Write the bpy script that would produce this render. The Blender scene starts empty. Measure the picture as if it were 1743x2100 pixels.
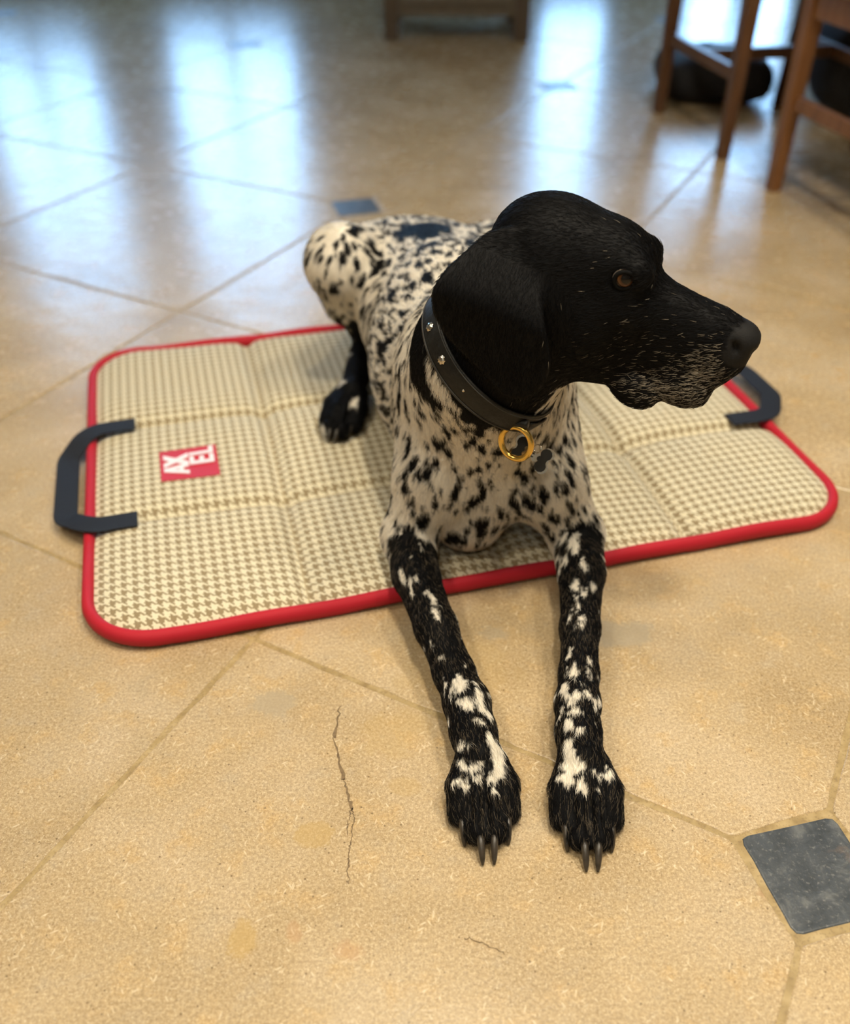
import bpy, bmesh, math, random
import numpy as np
from mathutils import Vector, Matrix
random.seed(7)
SC = bpy.context.scene
COL = SC.collection
# ---------------------------------------------------------------- camera, world, exposure
PITCH, ROLL, CAM_H = .6583, .0048, .752
cam_d = bpy.data.cameras.new('camera'); cam = bpy.data.objects.new('camera', cam_d); COL.objects.link(cam)
cam_d.sensor_fit = 'HORIZONTAL'; cam_d.sensor_width = 36; cam_d.lens = 36 * 1940.7 / 1743
fw = Vector((0, math.cos(PITCH), -math.sin(PITCH))); up0 = Vector((0, math.sin(PITCH), math.cos(PITCH))); rt0 = Vector((1, 0, 0))
rt = rt0 * math.cos(ROLL) + up0 * math.sin(ROLL); up = -rt0 * math.sin(ROLL) + up0 * math.cos(ROLL)
cam.matrix_world = Matrix(((rt.x, up.x, -fw.x, 0), (rt.y, up.y, -fw.y, 0), (rt.z, up.z, -fw.z, CAM_H), (0, 0, 0, 1)))
cam_d.clip_start = .02
cam_d.dof.use_dof = True; cam_d.dof.focus_distance = .87; cam_d.dof.aperture_fstop = 3.4
SC.camera = cam
vs = SC.view_settings
vs.view_transform = 'Standard'; vs.look = 'None'; vs.gamma = 1; vs.use_curve_mapping = False; vs.exposure = 0.10
W = bpy.data.worlds.new('sky'); SC.world = W; W.use_nodes = True
bg = W.node_tree.nodes['Background']; bg.inputs[0].default_value = (.33, .61, 1.0, 1); bg.inputs[1].default_value = 12.5
SC.cycles.use_denoising = True; SC.cycles.adaptive_threshold = .06
SC.cycles.max_bounces = 4; SC.cycles.diffuse_bounces = 3; SC.cycles.glossy_bounces = 3; SC.cycles.transparent_max_bounces = 12
SC.cycles.sample_clamp_indirect = 4.0
LAMP_W = 2.55; LAMP_C = (1, .89, .70)
# ---------------------------------------------------------------- helpers
def tag(o, label=None, cat=None, group=None, kind=None):
    if label: o['label'] = label
    if cat: o['category'] = cat
    if group: o['group'] = group
    if kind: o['kind'] = kind
    return o
def link(name, me, mat=None, parent=None, smooth=False):
    o = bpy.data.objects.new(name, me); COL.objects.link(o)
    if mat: me.materials.append(mat)
    if smooth:
        for p in me.polygons: p.use_smooth = True
    if parent: o.parent = parent
    return o
def empty(name, loc=(0, 0, 0), rz=0):
    o = bpy.data.objects.new(name, None); COL.objects.link(o); o.location = loc; o.rotation_euler = (0, 0, rz); o.empty_display_size = .05
    return o
def pyd(name, V, Fs, mat=None, parent=None, smooth=False):
    me = bpy.data.meshes.new(name); me.from_pydata([tuple(map(float, v)) for v in V], [], [tuple(map(int, f)) for f in Fs]); me.update()
    return link(name, me, mat, parent, smooth)
def bmo(name, bm, mat=None, parent=None, smooth=False):
    bmesh.ops.recalc_face_normals(bm, faces=bm.faces)
    me = bpy.data.meshes.new(name); bm.to_mesh(me); bm.free()
    return link(name, me, mat, parent, smooth)
def box(bm, c, s, bev=0, rot=None):
    r = bmesh.ops.create_cube(bm, size=1); vs_ = r['verts']
    for v in vs_: v.co = Vector((v.co.x * s[0], v.co.y * s[1], v.co.z * s[2]))
    if bev > 0:
        es = list({e for v in vs_ for e in v.link_edges})
        q = bmesh.ops.bevel(bm, geom=es, offset=bev, segments=2, affect='EDGES', profile=.7)
        vs_ = list({v for f in q['faces'] for v in f.verts} | {v for v in vs_ if v.is_valid})
    for v in vs_:
        if rot: v.co = rot @ v.co
        v.co += Vector(c)
def tube(name, pts, rad, mat=None, parent=None, seg=10, closed=False, flat=None, smooth=True):
    """swept tube; rad a number or a list; flat=(side half-width, half-thickness, up vector) for straps"""
    P = np.array(pts, float); n = len(P)
    if np.isscalar(rad): rad = [rad] * n
    if closed: Tn = np.roll(P, -1, 0) - np.roll(P, 1, 0)
    else: Tn = np.gradient(P, axis=0)
    Tn /= np.linalg.norm(Tn, axis=1, keepdims=True)
    ref = np.array((0, 0, 1.) if flat is None else flat[2], float)
    if flat is None and abs(Tn[:, 2]).max() > .9: ref = np.array((.31, .8, .2))
    V = []; Fs = []
    for i in range(n):
        rf = ref[i] if ref.ndim > 1 else ref
        s = np.cross(Tn[i], rf); s /= np.linalg.norm(s); u = np.cross(s, Tn[i])
        for k in range(seg):
            a = 2 * math.pi * (k + .5) / seg; c, d = math.cos(a), math.sin(a)
            if flat is None: V.append(P[i] + rad[i] * (c * s + d * u))
            else:
                e = .25
                V.append(P[i] + flat[0] * math.copysign(abs(c) ** e, c) * s + flat[1] * math.copysign(abs(d) ** e, d) * u)
    m = n if closed else n - 1
    for i in range(m):
        j = (i + 1) % n
        for k in range(seg):
            l = (k + 1) % seg; Fs.append((i * seg + k, i * seg + l, j * seg + l, j * seg + k))
    if not closed:
        Fs.append(tuple(range(seg))[::-1]); Fs.append(tuple((n - 1) * seg + k for k in range(seg)))
    return pyd(name, V, Fs, mat, parent, smooth)
class NT:
    """small node-tree writer"""
    def __init__(s, name):
        s.m = bpy.data.materials.new(name); s.m.use_nodes = True; s.t = s.m.node_tree; s.b = s.t.nodes['Principled BSDF']
    def n(s, kind, ins=None, **kw):
        x = s.t.nodes.new(kind)
        for k, v in kw.items(): setattr(x, k, v)
        for k, v in (ins or {}).items(): s.put(x.inputs[k], v)
        return x
    def put(s, sock, v):
        if hasattr(v, 'is_linked') or isinstance(v, bpy.types.NodeSocket): s.t.links.new(v, sock)
        elif isinstance(v, bpy.types.Node): s.t.links.new(v.outputs[0], sock)
        else: sock.default_value = v
    def math(s, op, a, b=None, c=None, clamp=False):
        x = s.n('ShaderNodeMath', operation=op, use_clamp=clamp); s.put(x.inputs[0], a)
        if b is not None: s.put(x.inputs[1], b)
        if c is not None: s.put(x.inputs[2], c)
        return x.outputs[0]
    def mix(s, f, a, b, mode='MIX'):
        x = s.n('ShaderNodeMix', data_type='RGBA', blend_type=mode); s.put(x.inputs[0], f); s.put(x.inputs[6], a); s.put(x.inputs[7], b)
        return x.outputs[2]
    def ramp(s, f, stops, interp='LINEAR'):
        x = s.n('ShaderNodeValToRGB'); s.put(x.inputs[0], f); cr = x.color_ramp; cr.interpolation = interp
        while len(cr.elements) < len(stops): cr.elements.new(.5)
        for e, (p, c) in zip(cr.elements, stops): e.position = p; e.color = (*c, 1) if len(c) == 3 else c
        return x.outputs[0]
    def sstep(s, v, lo, hi):
        x = s.n('ShaderNodeMapRange', interpolation_type='SMOOTHSTEP'); s.put(x.inputs[0], v); x.inputs[1].default_value = lo; x.inputs[2].default_value = hi
        return x.outputs[0]
    def noise(s, vec, scale, detail=4, rough=.55, dist=0):
        return s.n('ShaderNodeTexNoise', {'Vector': vec, 'Scale': scale, 'Detail': detail, 'Roughness': rough, 'Distortion': dist}).outputs[0]
    def bump(s, h, strength, dist):
        b = s.n('ShaderNodeBump', {'Height': h, 'Strength': strength, 'Distance': dist}); s.t.links.new(b.outputs[0], s.b.inputs['Normal'])
    def out(s, color=None, rough=.5, metal=0, spec=None, sheen=None, coat=None):
        if color is not None: s.put(s.b.inputs['Base Color'], color if not isinstance(color, tuple) else (*color, 1)[:4])
        s.put(s.b.inputs['Roughness'], rough); s.b.inputs['Metallic'].default_value = metal
        if spec is not None: s.b.inputs['Specular IOR Level'].default_value = spec
        if sheen is not None: s.b.inputs['Sheen Weight'].default_value = sheen
        return s.m
    def pos(s): return s.n('ShaderNodeNewGeometry').outputs['Position']
    def obj(s): return s.n('ShaderNodeTexCoord').outputs['Object']
def flat_mat(name, c, rough=.6, nscale=40, amt=.12, bump=0, metal=0, spec=None):
    """plain coloured stuff with a little procedural variation"""
    t = NT(name); o = t.obj(); n = t.noise(o, nscale, 2)
    c2 = tuple(max(0, x * (1 - amt)) for x in c); c3 = tuple(min(1, x * (1 + amt)) for x in c)
    col = t.ramp(n, [(.3, c2), (.7, c3)])
    if bump: t.bump(n, bump, .002)
    return t.out(col, rough, metal, spec)

# ---------------------------------------------------------------- the room
RX0, RX1, RY0, RY1, RZ = -3.2, 3.3, -2.6, 5.6, 2.55
M_wall = flat_mat('wall_paint', (.56, .53, .45), .75, 3, .03)
M_ceil = flat_mat('ceiling_paint', (.78, .76, .72), .8, 3, .02)
M_trim = flat_mat('white_trim', (.62, .61, .57), .45, 5, .03)
def limestone(near):
    t = NT('limestone' if near else 'limestone_plain'); P = t.pos(); rnd = t.n('ShaderNodeObjectInfo').outputs['Random']
    big = t.noise(P, 5.5, 2, .6, .4); mid = t.noise(P, 26, 3 if near else 2, .65)
    c = t.ramp(big, [(.28, (.320, .222, .110)), (.5, (.475, .352, .200)), (.72, (.610, .490, .345))])
    c = t.mix(t.sstep(mid, .50, .76), c, (.570, .365, .145, 1)); c = t.mix(t.math('MULTIPLY', t.sstep(mid, .47, .28), .8), c, (.455, .375, .265, 1))
    grain = t.noise(P, 330 if near else 200, 2 if near else 1, .75)
    c = t.mix(.5, c, t.ramp(grain, [(.30, (.235, .160, .080)), (.50, (.485, .355, .195)), (.70, (.740, .585, .365))]))
    if near:
        fine = t.noise(P, 640, 1, .7)
        c = t.mix(t.math('MULTIPLY', t.sstep(fine, .60, .72), .6), c, (.80, .67, .46, 1))
        c = t.mix(t.math('MULTIPLY', t.sstep(fine, .38, .28), .65), c, (.21, .14, .07, 1))
        for k, (sc, rot) in enumerate(((95, .5), (120, 2.2), (105, 1.3))):          # pale shell slivers
            mp = t.n('ShaderNodeMapping', {'Vector': P, 'Rotation': (0, 0, rot), 'Scale': (2.6, .6, 1)}, vector_type='TEXTURE')
            v = t.n('ShaderNodeTexVoronoi', {'Vector': mp.outputs[0], 'Scale': sc}, feature='F1').outputs['Distance']
            c = t.mix(t.math('MULTIPLY', t.math('MULTIPLY', t.sstep(v, .18, .08), t.sstep(mid, .44, .56)), .5), c, (.84, .71, .50, 1))
        v = t.n('ShaderNodeTexVoronoi', {'Vector': P, 'Scale': 85}, feature='F1')
        c = t.mix(t.math('MULTIPLY', t.sstep(v.outputs['Distance'], .11, .05), .7), c, (.12, .075, .035, 1))
        wob = t.math('ADD', t.math('MULTIPLY', t.math('SUBTRACT', mid, .5), 2.4), t.math('MULTIPLY', t.math('SUBTRACT', grain, .5), .8))
        for (x, y, rx, ry, sc_, am) in STAINS:                            # old spills and damp marks
            q = t.n('ShaderNodeVectorMath', {0: P, 1: (1 / rx, 1 / ry, 0), 2: (-x / rx, -y / ry, 0)}, operation='MULTIPLY_ADD').outputs[0]
            ln = t.math('ADD', t.n('ShaderNodeVectorMath', {0: q}, operation='LENGTH').outputs['Value'], wob)
            c = t.mix(t.math('MULTIPLY', t.sstep(ln, 1.15, .70), am), c, (*sc_, 1))
    hue = t.n('ShaderNodeHueSaturation', {'Color': c, 'Value': t.math('ADD', t.math('MULTIPLY', rnd, .12), .87)}).outputs[0]
    t.bump(t.math('ADD', t.math('MULTIPLY', grain, .5), mid) if near else big, .16, .0016 if near else .008)
    return t.out(hue, t.math('ADD', t.math('MULTIPLY', mid, .14), .19), spec=.5)
OCH = (.50, .33, .11); GRY = (.42, .345, .235); RUS = (.50, .30, .15)
STAINS = [(.213, .752, .037, .022, GRY, .75), (.078, .752, .022, .014, GRY, .65), (-.099, .497, .017, .012, OCH, .5), (-.147, .398, .011, .018, OCH, .55), (-.106, .404, .007, .011, RUS, .45),
          (-.060, .389, .014, .010, RUS, .5), (-.155, .653, .022, .016, GRY, .65), (-.030, .610, .035, .03, OCH, .3), (.04, .70, .06, .05, OCH, .25), (.30, .44, .014, .007, RUS, .35), (-.018, .548, .014, .010, OCH, .3)]
M_stone = limestone(True); M_stone_far = limestone(False)
def slate():
    t = NT('slate'); P = t.pos(); n = t.noise(P, 38, 6, .65, .6); f = t.noise(P, 260, 4, .7); s = t.noise(P, 24, 4, .55, 1.2)
    c = t.ramp(n, [(.32, (.032, .039, .047)), (.55, (.062, .071, .082)), (.72, (.150, .155, .155))])
    c = t.mix(t.math('MULTIPLY', t.sstep(f, .54, .70), .6), c, (.22, .22, .21, 1))
    c = t.mix(t.math('MULTIPLY', t.sstep(s, .62, .72), .55), c, (.17, .125, .10, 1))
    t.bump(t.math('ADD', n, t.math('MULTIPLY', f, .3)), .4, .0015)
    return t.out(c, .38, spec=.45)
M_slate = slate()
def grout():
    t = NT('grout'); P = t.pos(); n = t.noise(P, 60, 2, .7); f = t.noise(P, 500, 0)
    c = t.ramp(n, [(.3, (.270, .185, .075)), (.55, (.375, .270, .120)), (.8, (.48, .36, .19))])
    c = t.mix(t.math('MULTIPLY', t.sstep(f, .55, .75), .4), c, (.17, .11, .05, 1))
    t.bump(n, .5, .001)
    return t.out(c, .55)
floor = pyd('floor', [(RX0, RY0, -.0009), (RX1, RY0, -.0009), (RX1, RY1, -.0009), (RX0, RY1, -.0009), (RX0, RY0, -.06), (RX1, RY0, -.06), (RX1, RY1, -.06), (RX0, RY1, -.06)],
            [(0, 1, 2, 3), (7, 6, 5, 4), (0, 4, 5, 1), (1, 5, 6, 2), (2, 6, 7, 3), (3, 7, 4, 0)], grout())
tag(floor, 'pale limestone floor with small slate inserts and tan joints', kind='structure')
TS, TYAW, TOX, TOY = .6, -.487, -.3141 * .6, 1.2363 * .6
def node(i, j): return np.array((TOX + TS * (i * math.cos(TYAW) - j * math.sin(TYAW)), TOY + TS * (i * math.sin(TYAW) + j * math.cos(TYAW))))
def slab(name, poly, mat, r, wob, seed, bev=.0016, th=.012):
    """a stone slab with softly worn, slightly chipped edges"""
    rg = np.random.default_rng(seed); P = [np.array(p, float) for p in poly]; n = len(P); out = []
    for k in range(n):                                   # round the corners
        a, b, c = P[k - 1], P[k], P[(k + 1) % n]
        u = (a - b) / np.linalg.norm(a - b); v = (c - b) / np.linalg.norm(c - b)
        for t in (0, .5, 1): out.append(b + u * r * (1 - t) ** 2 + v * r * t ** 2)
        L = np.linalg.norm(c - b); m = max(2, int(L / .022))
        for q in range(1, m):
            p = b + (c - b) * q / m; nrm = np.array((v[1], -v[0]))
            d = rg.normal() * wob + (rg.random() < .06) * rg.random() * wob * 3.0
            out.append(p - nrm * abs(d) * .9)
    Q = np.array(out); N = len(Q); c0 = Q.mean(0)
    tang = np.roll(Q, -1, 0) - np.roll(Q, 1, 0); nr = np.stack([-tang[:, 1], tang[:, 0]], 1); nr /= np.linalg.norm(nr, axis=1, keepdims=True)
    area = np.sum(Q[:, 0] * np.roll(Q[:, 1], -1) - np.roll(Q[:, 0], -1) * Q[:, 1])
    if area < 0: nr = -nr
    rings = [(Q, -th), (Q, -.0007), (Q + nr * bev * .45, -.00018), (Q + nr * bev * 1.2, 0.)]
    V = [(x, y, z) for R_, z in rings for x, y in R_]; Fs = []
    for g in range(3):
        for k in range(N): l = (k + 1) % N; Fs.append((g * N + k, g * N + l, (g + 1) * N + l, (g + 1) * N + k))
    Fs.append(tuple(range(3 * N, 4 * N)))
    if area < 0: Fs = [f[::-1] for f in Fs]
    return pyd(name, V, Fs, mat, floor)
JW = .0022; CUT = .1215 * TS
seed = 0
for i in range(-9, 8):
    for j in range(-8, 11):
        seed += 1
        nd = [(i, j), (i + 1, j), (i + 1, j + 1), (i, j + 1)]; C = [node(*q) for q in nd]; ctr = sum(C) / 4
        if not (RX0 - .1 < ctr[0] < RX1 + .1 and RY0 - .1 < ctr[1] < RY1 + .15): continue
        e1 = (C[1] - C[0]) / TS; e2 = (C[3] - C[0]) / TS
        poly = []
        for k in range(4):
            s1 = (1, -1, -1, 1)[k]; s2 = (1, 1, -1, -1)[k]; p = C[k] + (e1 * s1 + e2 * s2) * JW
            if nd[k][0] % 2 == 1 and nd[k][1] % 2 == 0:
                a = C[k] + e1 * s1 * CUT + e2 * s2 * JW; b = C[k] + e2 * s2 * CUT + e1 * s1 * JW
                poly += [a, b] if k in (1, 3) else [b, a]
            else: poly.append(p)
        slab('limestone_tile', poly, M_stone if ctr[1] < 1.25 and abs(ctr[0]) < .9 and ctr[1] > -.1 else M_stone_far, .005, .0011, seed)
for i in range(-9, 9):
    for j in range(-8, 12):
        if i % 2 == 1 and j % 2 == 0:
            c = node(i, j)
            if not (RX0 < c[0] < RX1 and RY0 < c[1] < RY1): continue
            hd = .1115 * TS; a = math.radians(random.uniform(-2, 2)) + TYAW
            if (i, j) == (1, 0): a = TYAW - .06
            poly = [c + hd * np.array((math.cos(a + q * math.pi / 2), math.sin(a + q * math.pi / 2))) for q in range(4)]
            slab('slate_tile', poly, M_slate, .008, .0005, 900 + i * 13 + j)
# the cracked slab near the camera
M_crack = flat_mat('crack_dirt', (.17, .115, .06), .9, 200, .3)
def ribbon(name, pts, mat, parent, z=.00025):
    P = np.array([p[:2] for p in pts]); w = np.array([p[2] for p in pts]); t = np.gradient(P, axis=0); t /= np.linalg.norm(t, axis=1, keepdims=True); s = np.stack([-t[:, 1], t[:, 0]], 1)
    V = [(*(P[k] + s[k] * w[k]), z) for k in range(len(P))] + [(*(P[k] - s[k] * w[k]), z) for k in range(len(P))] + [(*P[k], -.0008) for k in range(len(P))]
    n = len(P); Fs = [(k, k + 1, n + k + 1, n + k) for k in range(n - 1)]
    return pyd(name, V, Fs, mat, parent)
def jag(p, q, n, amp, w0, w1, rg):
    out = []
    for k in range(n):
        t = k / (n - 1); a = np.array(p) * (1 - t) + np.array(q) * t; a = a + rg.normal(size=2) * amp
        out.append((a[0], a[1], (w0 * (1 - t) + w1 * t) * (.5 + rg.random())))
    return out
CRACKS = [[(-.0865, .6475), (-.0888, .6050), (-.0760, .5570), (-.0665, .5240)], [(-.0665, .5240), (-.0690, .5080), (-.0690, .4960)], [(-.0665, .5240), (-.0630, .5130), (-.0650, .4890), (-.0665, .4720), (-.0640, .4480)], [(.034, .4010), (.050, .3960), (.066, .3880)]]
rg = np.random.default_rng(3)
for k, poly in enumerate(CRACKS):
    pts = []
    for a, b in zip(poly[:-1], poly[1:]): pts += jag(a, b, 12, .0006, *((.0004, .0016) if k == 0 else (.0006, .0003)), rg)
    ribbon('crack', pts, M_crack, floor)
# walls with glazed openings in the far one
def wall(name, V, label):
    o = pyd(name, V, [(0, 1, 2, 3), (7, 6, 5, 4), (0, 4, 5, 1), (1, 5, 6, 2), (2, 6, 7, 3), (3, 7, 4, 0)], M_wall); return tag(o, label, kind='structure')
def slabv(x0, x1, y0, y1, z0=-.05, z1=RZ): return [(x0, y0, z0), (x1, y0, z0), (x1, y1, z0), (x0, y1, z0), (x0, y0, z1), (x1, y0, z1), (x1, y1, z1), (x0, y1, z1)]
wall('wall_left', slabv(RX0 - .12, RX0, RY0 - .12, RY1 + .12), 'plain beige painted wall on the left of the room')
wall('wall_right', slabv(RX1, RX1 + .12, RY0 - .12, RY1 + .12), 'plain beige painted wall on the right of the room')
wall('wall_front', slabv(RX0, RX1, RY0 - .12, RY0), 'plain beige painted wall behind the camera')
WINS = [(-2.52, -1.79, .50), (-1.45, -.69, .40), (.57, .995, .22), (1.33, 1.97, .06)]
bm = bmesh.new(); xs = RX0; TOP = 2.12
for (a, b, s_) in WINS:
    box(bm, ((xs + a) / 2, RY1 + .06, RZ / 2 - .025), (a - xs, .12, RZ + .05)); 
    box(bm, ((a + b) / 2, RY1 + .06, (s_ - .05) / 2), (b - a, .12, s_ + .05)); box(bm, ((a + b) / 2, RY1 + .06, (TOP + RZ) / 2), (b - a, .12, RZ - TOP)); xs = b
box(bm, ((xs + RX1) / 2, RY1 + .06, RZ / 2 - .025), (RX1 - xs, .12, RZ + .05))
wb = bmo('wall_back', bm, M_wall); tag(wb, 'far beige wall with tall glazed openings', kind='structure')
bm = bmesh.new(); box(bm, ((RX0 + RX1) / 2, (RY0 + RY1) / 2, RZ + .05), (RX1 - RX0 + .24, RY1 - RY0 + .24, .1)); tag(bmo('ceiling', bm, M_ceil), 'flat white ceiling above the kitchen', kind='structure')
def glass_mat():
    t = NT('window_glass'); tr = t.n('ShaderNodeBsdfTransparent'); gl = t.n('ShaderNodeBsdfGlossy', {'Roughness': .02}); fr = t.n('ShaderNodeFresnel', {'IOR': 1.45})
    mx = t.n('ShaderNodeMixShader', {0: fr.outputs[0], 1: tr.outputs[0], 2: gl.outputs[0]}); t.t.links.new(mx.outputs[0], t.t.nodes['Material Output'].inputs[0]); return t.m
M_glass = glass_mat()
for k, (a, b, s_) in enumerate(WINS):
    o = empty(f'window_{k+1}' if s_ > .3 else f'door_{k-1}', ((a + b) / 2, RY1 + .05, s_))
    tag(o, ('white framed window in the far wall' if s_ > .3 else 'white glazed garden door in the far wall'), kind='structure')
    w, h = b - a, TOP - s_
    bm = bmesh.new()
    for x in (-w / 2 + .025, w / 2 - .025): box(bm, (x, 0, h / 2), (.05, .06, h), .004)
    for z in (.025, h - .025): box(bm, (0, 0, z), (w - .1, .06, .05), .004)
    bmo('frame', bm, M_trim, o)
    if w > .6:
        bm = bmesh.new(); box(bm, (0, 0, h / 2), (.055, .055, h - .1), .004); bmo('mullion', bm, M_trim, o)
    for z in (h * .36, h * .68):
        bm = bmesh.new(); box(bm, (0, 0, z), (w - .1, .03, .022), .003); bmo('glazing_bar', bm, M_trim, o)
    bm = bmesh.new(); box(bm, (0, .004, h / 2), (w - .09, .005, h - .09)); bmo('pane', bm, M_glass, o)
    if s_ > .3:
        bm = bmesh.new(); box(bm, (0, -.10, -.02), (w + .08, .18, .035), .006); bmo('window_sill', bm, M_trim, o)
for nm, c, s_ in (('baseboard_left', (RX0 + .009, (RY0 + RY1) / 2, .06), (.018, RY1 - RY0, .12)), ('baseboard_right', (RX1 - .009, (RY0 + RY1) / 2, .06), (.018, RY1 - RY0, .12)), ('baseboard_back', (-.06, RY1 - .009, .06), (1.2, .018, .12))):
    bm = bmesh.new(); box(bm, c, s_, .004); tag(bmo(nm, bm, M_trim), 'white painted skirting board', kind='structure')
# recessed ceiling lamps (out of the frame, they light the room)
def lamp_glow():
    t = NT('lamp_glow'); e = t.n('ShaderNodeEmission', {'Color': (*LAMP_C, 1), 'Strength': 30}); t.t.links.new(e.outputs[0], t.t.nodes['Material Output'].inputs[0]); return t.m
M_glow = lamp_glow(); M_chrome = flat_mat('brushed_steel', (.6, .6, .6), .3, 80, .05, metal=1)
for k, (x, y, p) in enumerate(((-.95, -.4, 1.), (.25, .3, 1.4), (1.2, .2, 1.), (-1.2, .75, .9), (.85, .8, 1.0), (.1, 1.1, .6), (-.2, -1.4, .8))):
    d = empty('ceiling_lamp', (x, y, RZ)); tag(d, f'recessed round ceiling lamp, {("front left", "above the paws", "front right", "left of the mat", "right of the mat", "above the dog", "behind the camera")[k]}', 'lamp', 'recessed ceiling lamps')
    ring = tube('rim', [(.052 * math.cos(a), .052 * math.sin(a), -.004) for a in np.linspace(0, 2 * math.pi, 24, endpoint=False)], .006, M_chrome, d, 8, True)
    bm = bmesh.new(); bmesh.ops.create_circle(bm, cap_ends=True, radius=.045, segments=24); 
    for v in bm.verts: v.co.z = -.002
    bmo('diffuser', bm, M_glow, d)
    ld = bpy.data.lights.new('lamp_light', 'AREA'); ld.shape = 'DISK'; ld.size = .22; ld.energy = LAMP_W * p * 4; ld.color = LAMP_C; ld.spread = math.radians(130)
    lo = bpy.data.objects.new('lamp_light', ld); COL.objects.link(lo); lo.location = (0, 0, -.012); lo.parent = d

# ---------------------------------------------------------------- quilted mat
MAT_O = np.array((-.602 * .6, 1.185 * .6)); MAT_A = math.radians(15.07); ML, MW, MR = .945, .668, .075
E1 = np.array((math.cos(MAT_A), math.sin(MAT_A))); E2 = np.array((-E1[1], E1[0]))
mat = empty('dog_mat', (MAT_O[0], MAT_O[1], 0), MAT_A)
tag(mat, 'cream and brown houndstooth quilted mat with red piping under the dog', 'mat')
def houndstooth():
    t = NT('houndstooth'); uv = t.n('ShaderNodeUVMap').outputs[0]
    sp = t.n('ShaderNodeSeparateXYZ', {0: uv}); per = .0128
    u = t.math('DIVIDE', sp.outputs[0], per); v = t.math('DIVIDE', sp.outputs[1], per)
    wob = t.noise(uv, 30, 2)
    i = t.math('FLOOR', t.math('MULTIPLY', u, 8)); j = t.math('FLOOR', t.math('MULTIPLY', v, 8))
    fm = lambda x, m: t.math('FLOORED_MODULO', x, m)
    warp = t.math('LESS_THAN', fm(i, 8), 4); weft = t.math('LESS_THAN', fm(j, 8), 4)
    tw = t.math('LESS_THAN', fm(t.math('ADD', i, j), 4), 2)
    m = t.math('ADD', t.math('MULTIPLY', tw, warp), t.math('MULTIPLY', t.math('SUBTRACT', 1, tw), weft))
    n = t.noise(uv, 900, 2); big = t.noise(uv, 9, 3)
    cr = t.ramp(n, [(.3, (.60, .54, .38)), (.7, (.78, .72, .54))]); br = t.ramp(n, [(.3, (.22, .165, .090)), (.7, (.32, .25, .145))])
    c = t.mix(m, cr, br); c = t.mix(t.math('MULTIPLY', big, .10), c, (.55, .46, .30, 1))
    t.bump(t.math('ADD', n, tw), .25, .0006)
    return t.out(c, .9, spec=.15, sheen=.15)
M_hound = houndstooth()
def red_mat():
    t = NT('red_bias_tape'); o = t.obj(); w = t.n('ShaderNodeTexWave', {'Vector': o, 'Scale': 260, 'Distortion': .5}, bands_direction='DIAGONAL').outputs[0]
    c = t.mix(w, (.38, .010, .022, 1), (.52, .018, .034, 1)); t.bump(w, .35, .0006); return t.out(c, .62, spec=.25)
M_red = red_mat()
def web_mat():
    t = NT('navy_webbing'); o = t.obj(); w = t.n('ShaderNodeTexWave', {'Vector': o, 'Scale': 330}, bands_direction='Y').outputs[0]
    c = t.mix(w, (.006, .0068, .0095, 1), (.012, .0135, .018, 1)); t.bump(w, .4, .0006); return t.out(c, .7, spec=.3)
M_web = web_mat()
SU = [.243, .478, .713]; SV = [.212, .432]
def mat_sd(u, v):                                       # rounded rectangle
    qx = np.abs(u - ML / 2) - ML / 2 + MR; qy = np.abs(v - MW / 2) - MW / 2 + MR
    return np.hypot(np.maximum(qx, 0), np.maximum(qy, 0)) + np.minimum(np.maximum(qx, qy), 0) - MR
_rg = np.random.default_rng(5); _wv = [(_rg.normal(size=2) * 9, _rg.random() * 6.28, .0007) for _ in range(6)] + [(_rg.normal(size=2) * 26, _rg.random() * 6.28, .0004) for _ in range(7)]
def mat_h(u, v):
    h = np.full(np.shape(u), .026)
    du = np.min([np.abs(u - s) for s in SU], 0); dv = np.min([np.abs(v - s) for s in SV], 0); de = -mat_sd(u, v)
    h = h - .009 * np.exp(-(du / .010) ** 2) - .004 * np.exp(-(du / .035) ** 2) - .010 * np.exp(-(dv / .009) ** 2) - .004 * np.exp(-(dv / .035) ** 2)
    h = h - .016 * np.exp(-np.maximum(de, 0) / .014)
    for k, ph, a in _wv: h = h + a * np.sin(u * k[0] + v * k[1] + ph)
    return h
NU, NV = 236, 168
uu, vv = np.meshgrid(np.linspace(.004, ML - .004, NU), np.linspace(.004, MW - .004, NV), indexing='ij')
# squeeze the grid into the rounded outline
cu = np.clip(uu, MR, ML - MR); cv = np.clip(vv, MR, MW - MR); dx, dy = uu - cu, vv - cv
big_ = np.maximum(np.abs(dx), np.abs(dy)); rr_ = np.hypot(dx, dy); f = np.where(rr_ > 1e-9, big_ / np.maximum(rr_, 1e-9), 1.)
mu, mv = cu + dx * f, cv + dy * f
hh = mat_h(mu, mv)
V = np.stack([mu, mv, hh], -1).reshape(-1, 3)
idx = np.arange(NU * NV).reshape(NU, NV); Fq = np.stack([idx[:-1, :-1], idx[1:, :-1], idx[1:, 1:], idx[:-1, 1:]], -1).reshape(-1, 4)
# skirt down to the floor
ring_ = np.concatenate([idx[:-1, 0], idx[-1, :-1], idx[:0:-1, -1], idx[0, :0:-1]]); nb = len(V)
Vb = V[ring_].copy(); Vb[:, 2] = .002; V = np.concatenate([V, Vb]); nr_ = len(ring_)
Fb = [(ring_[k], nb + k, nb + (k + 1) % nr_, ring_[(k + 1) % nr_]) for k in range(nr_)]
pad = pyd('quilted_pad', V, [tuple(q) for q in Fq] + Fb + [tuple(range(nb + nr_ - 1, nb - 1, -1))], M_hound, mat, True)
uvl = pad.data.uv_layers.new(name='UVMap'); li = np.empty(len(pad.data.loops), np.int32); pad.data.loops.foreach_get('vertex_index', li)
uvl.data.foreach_set('uv', V[li][:, :2].astype(np.float32).ravel())
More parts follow.
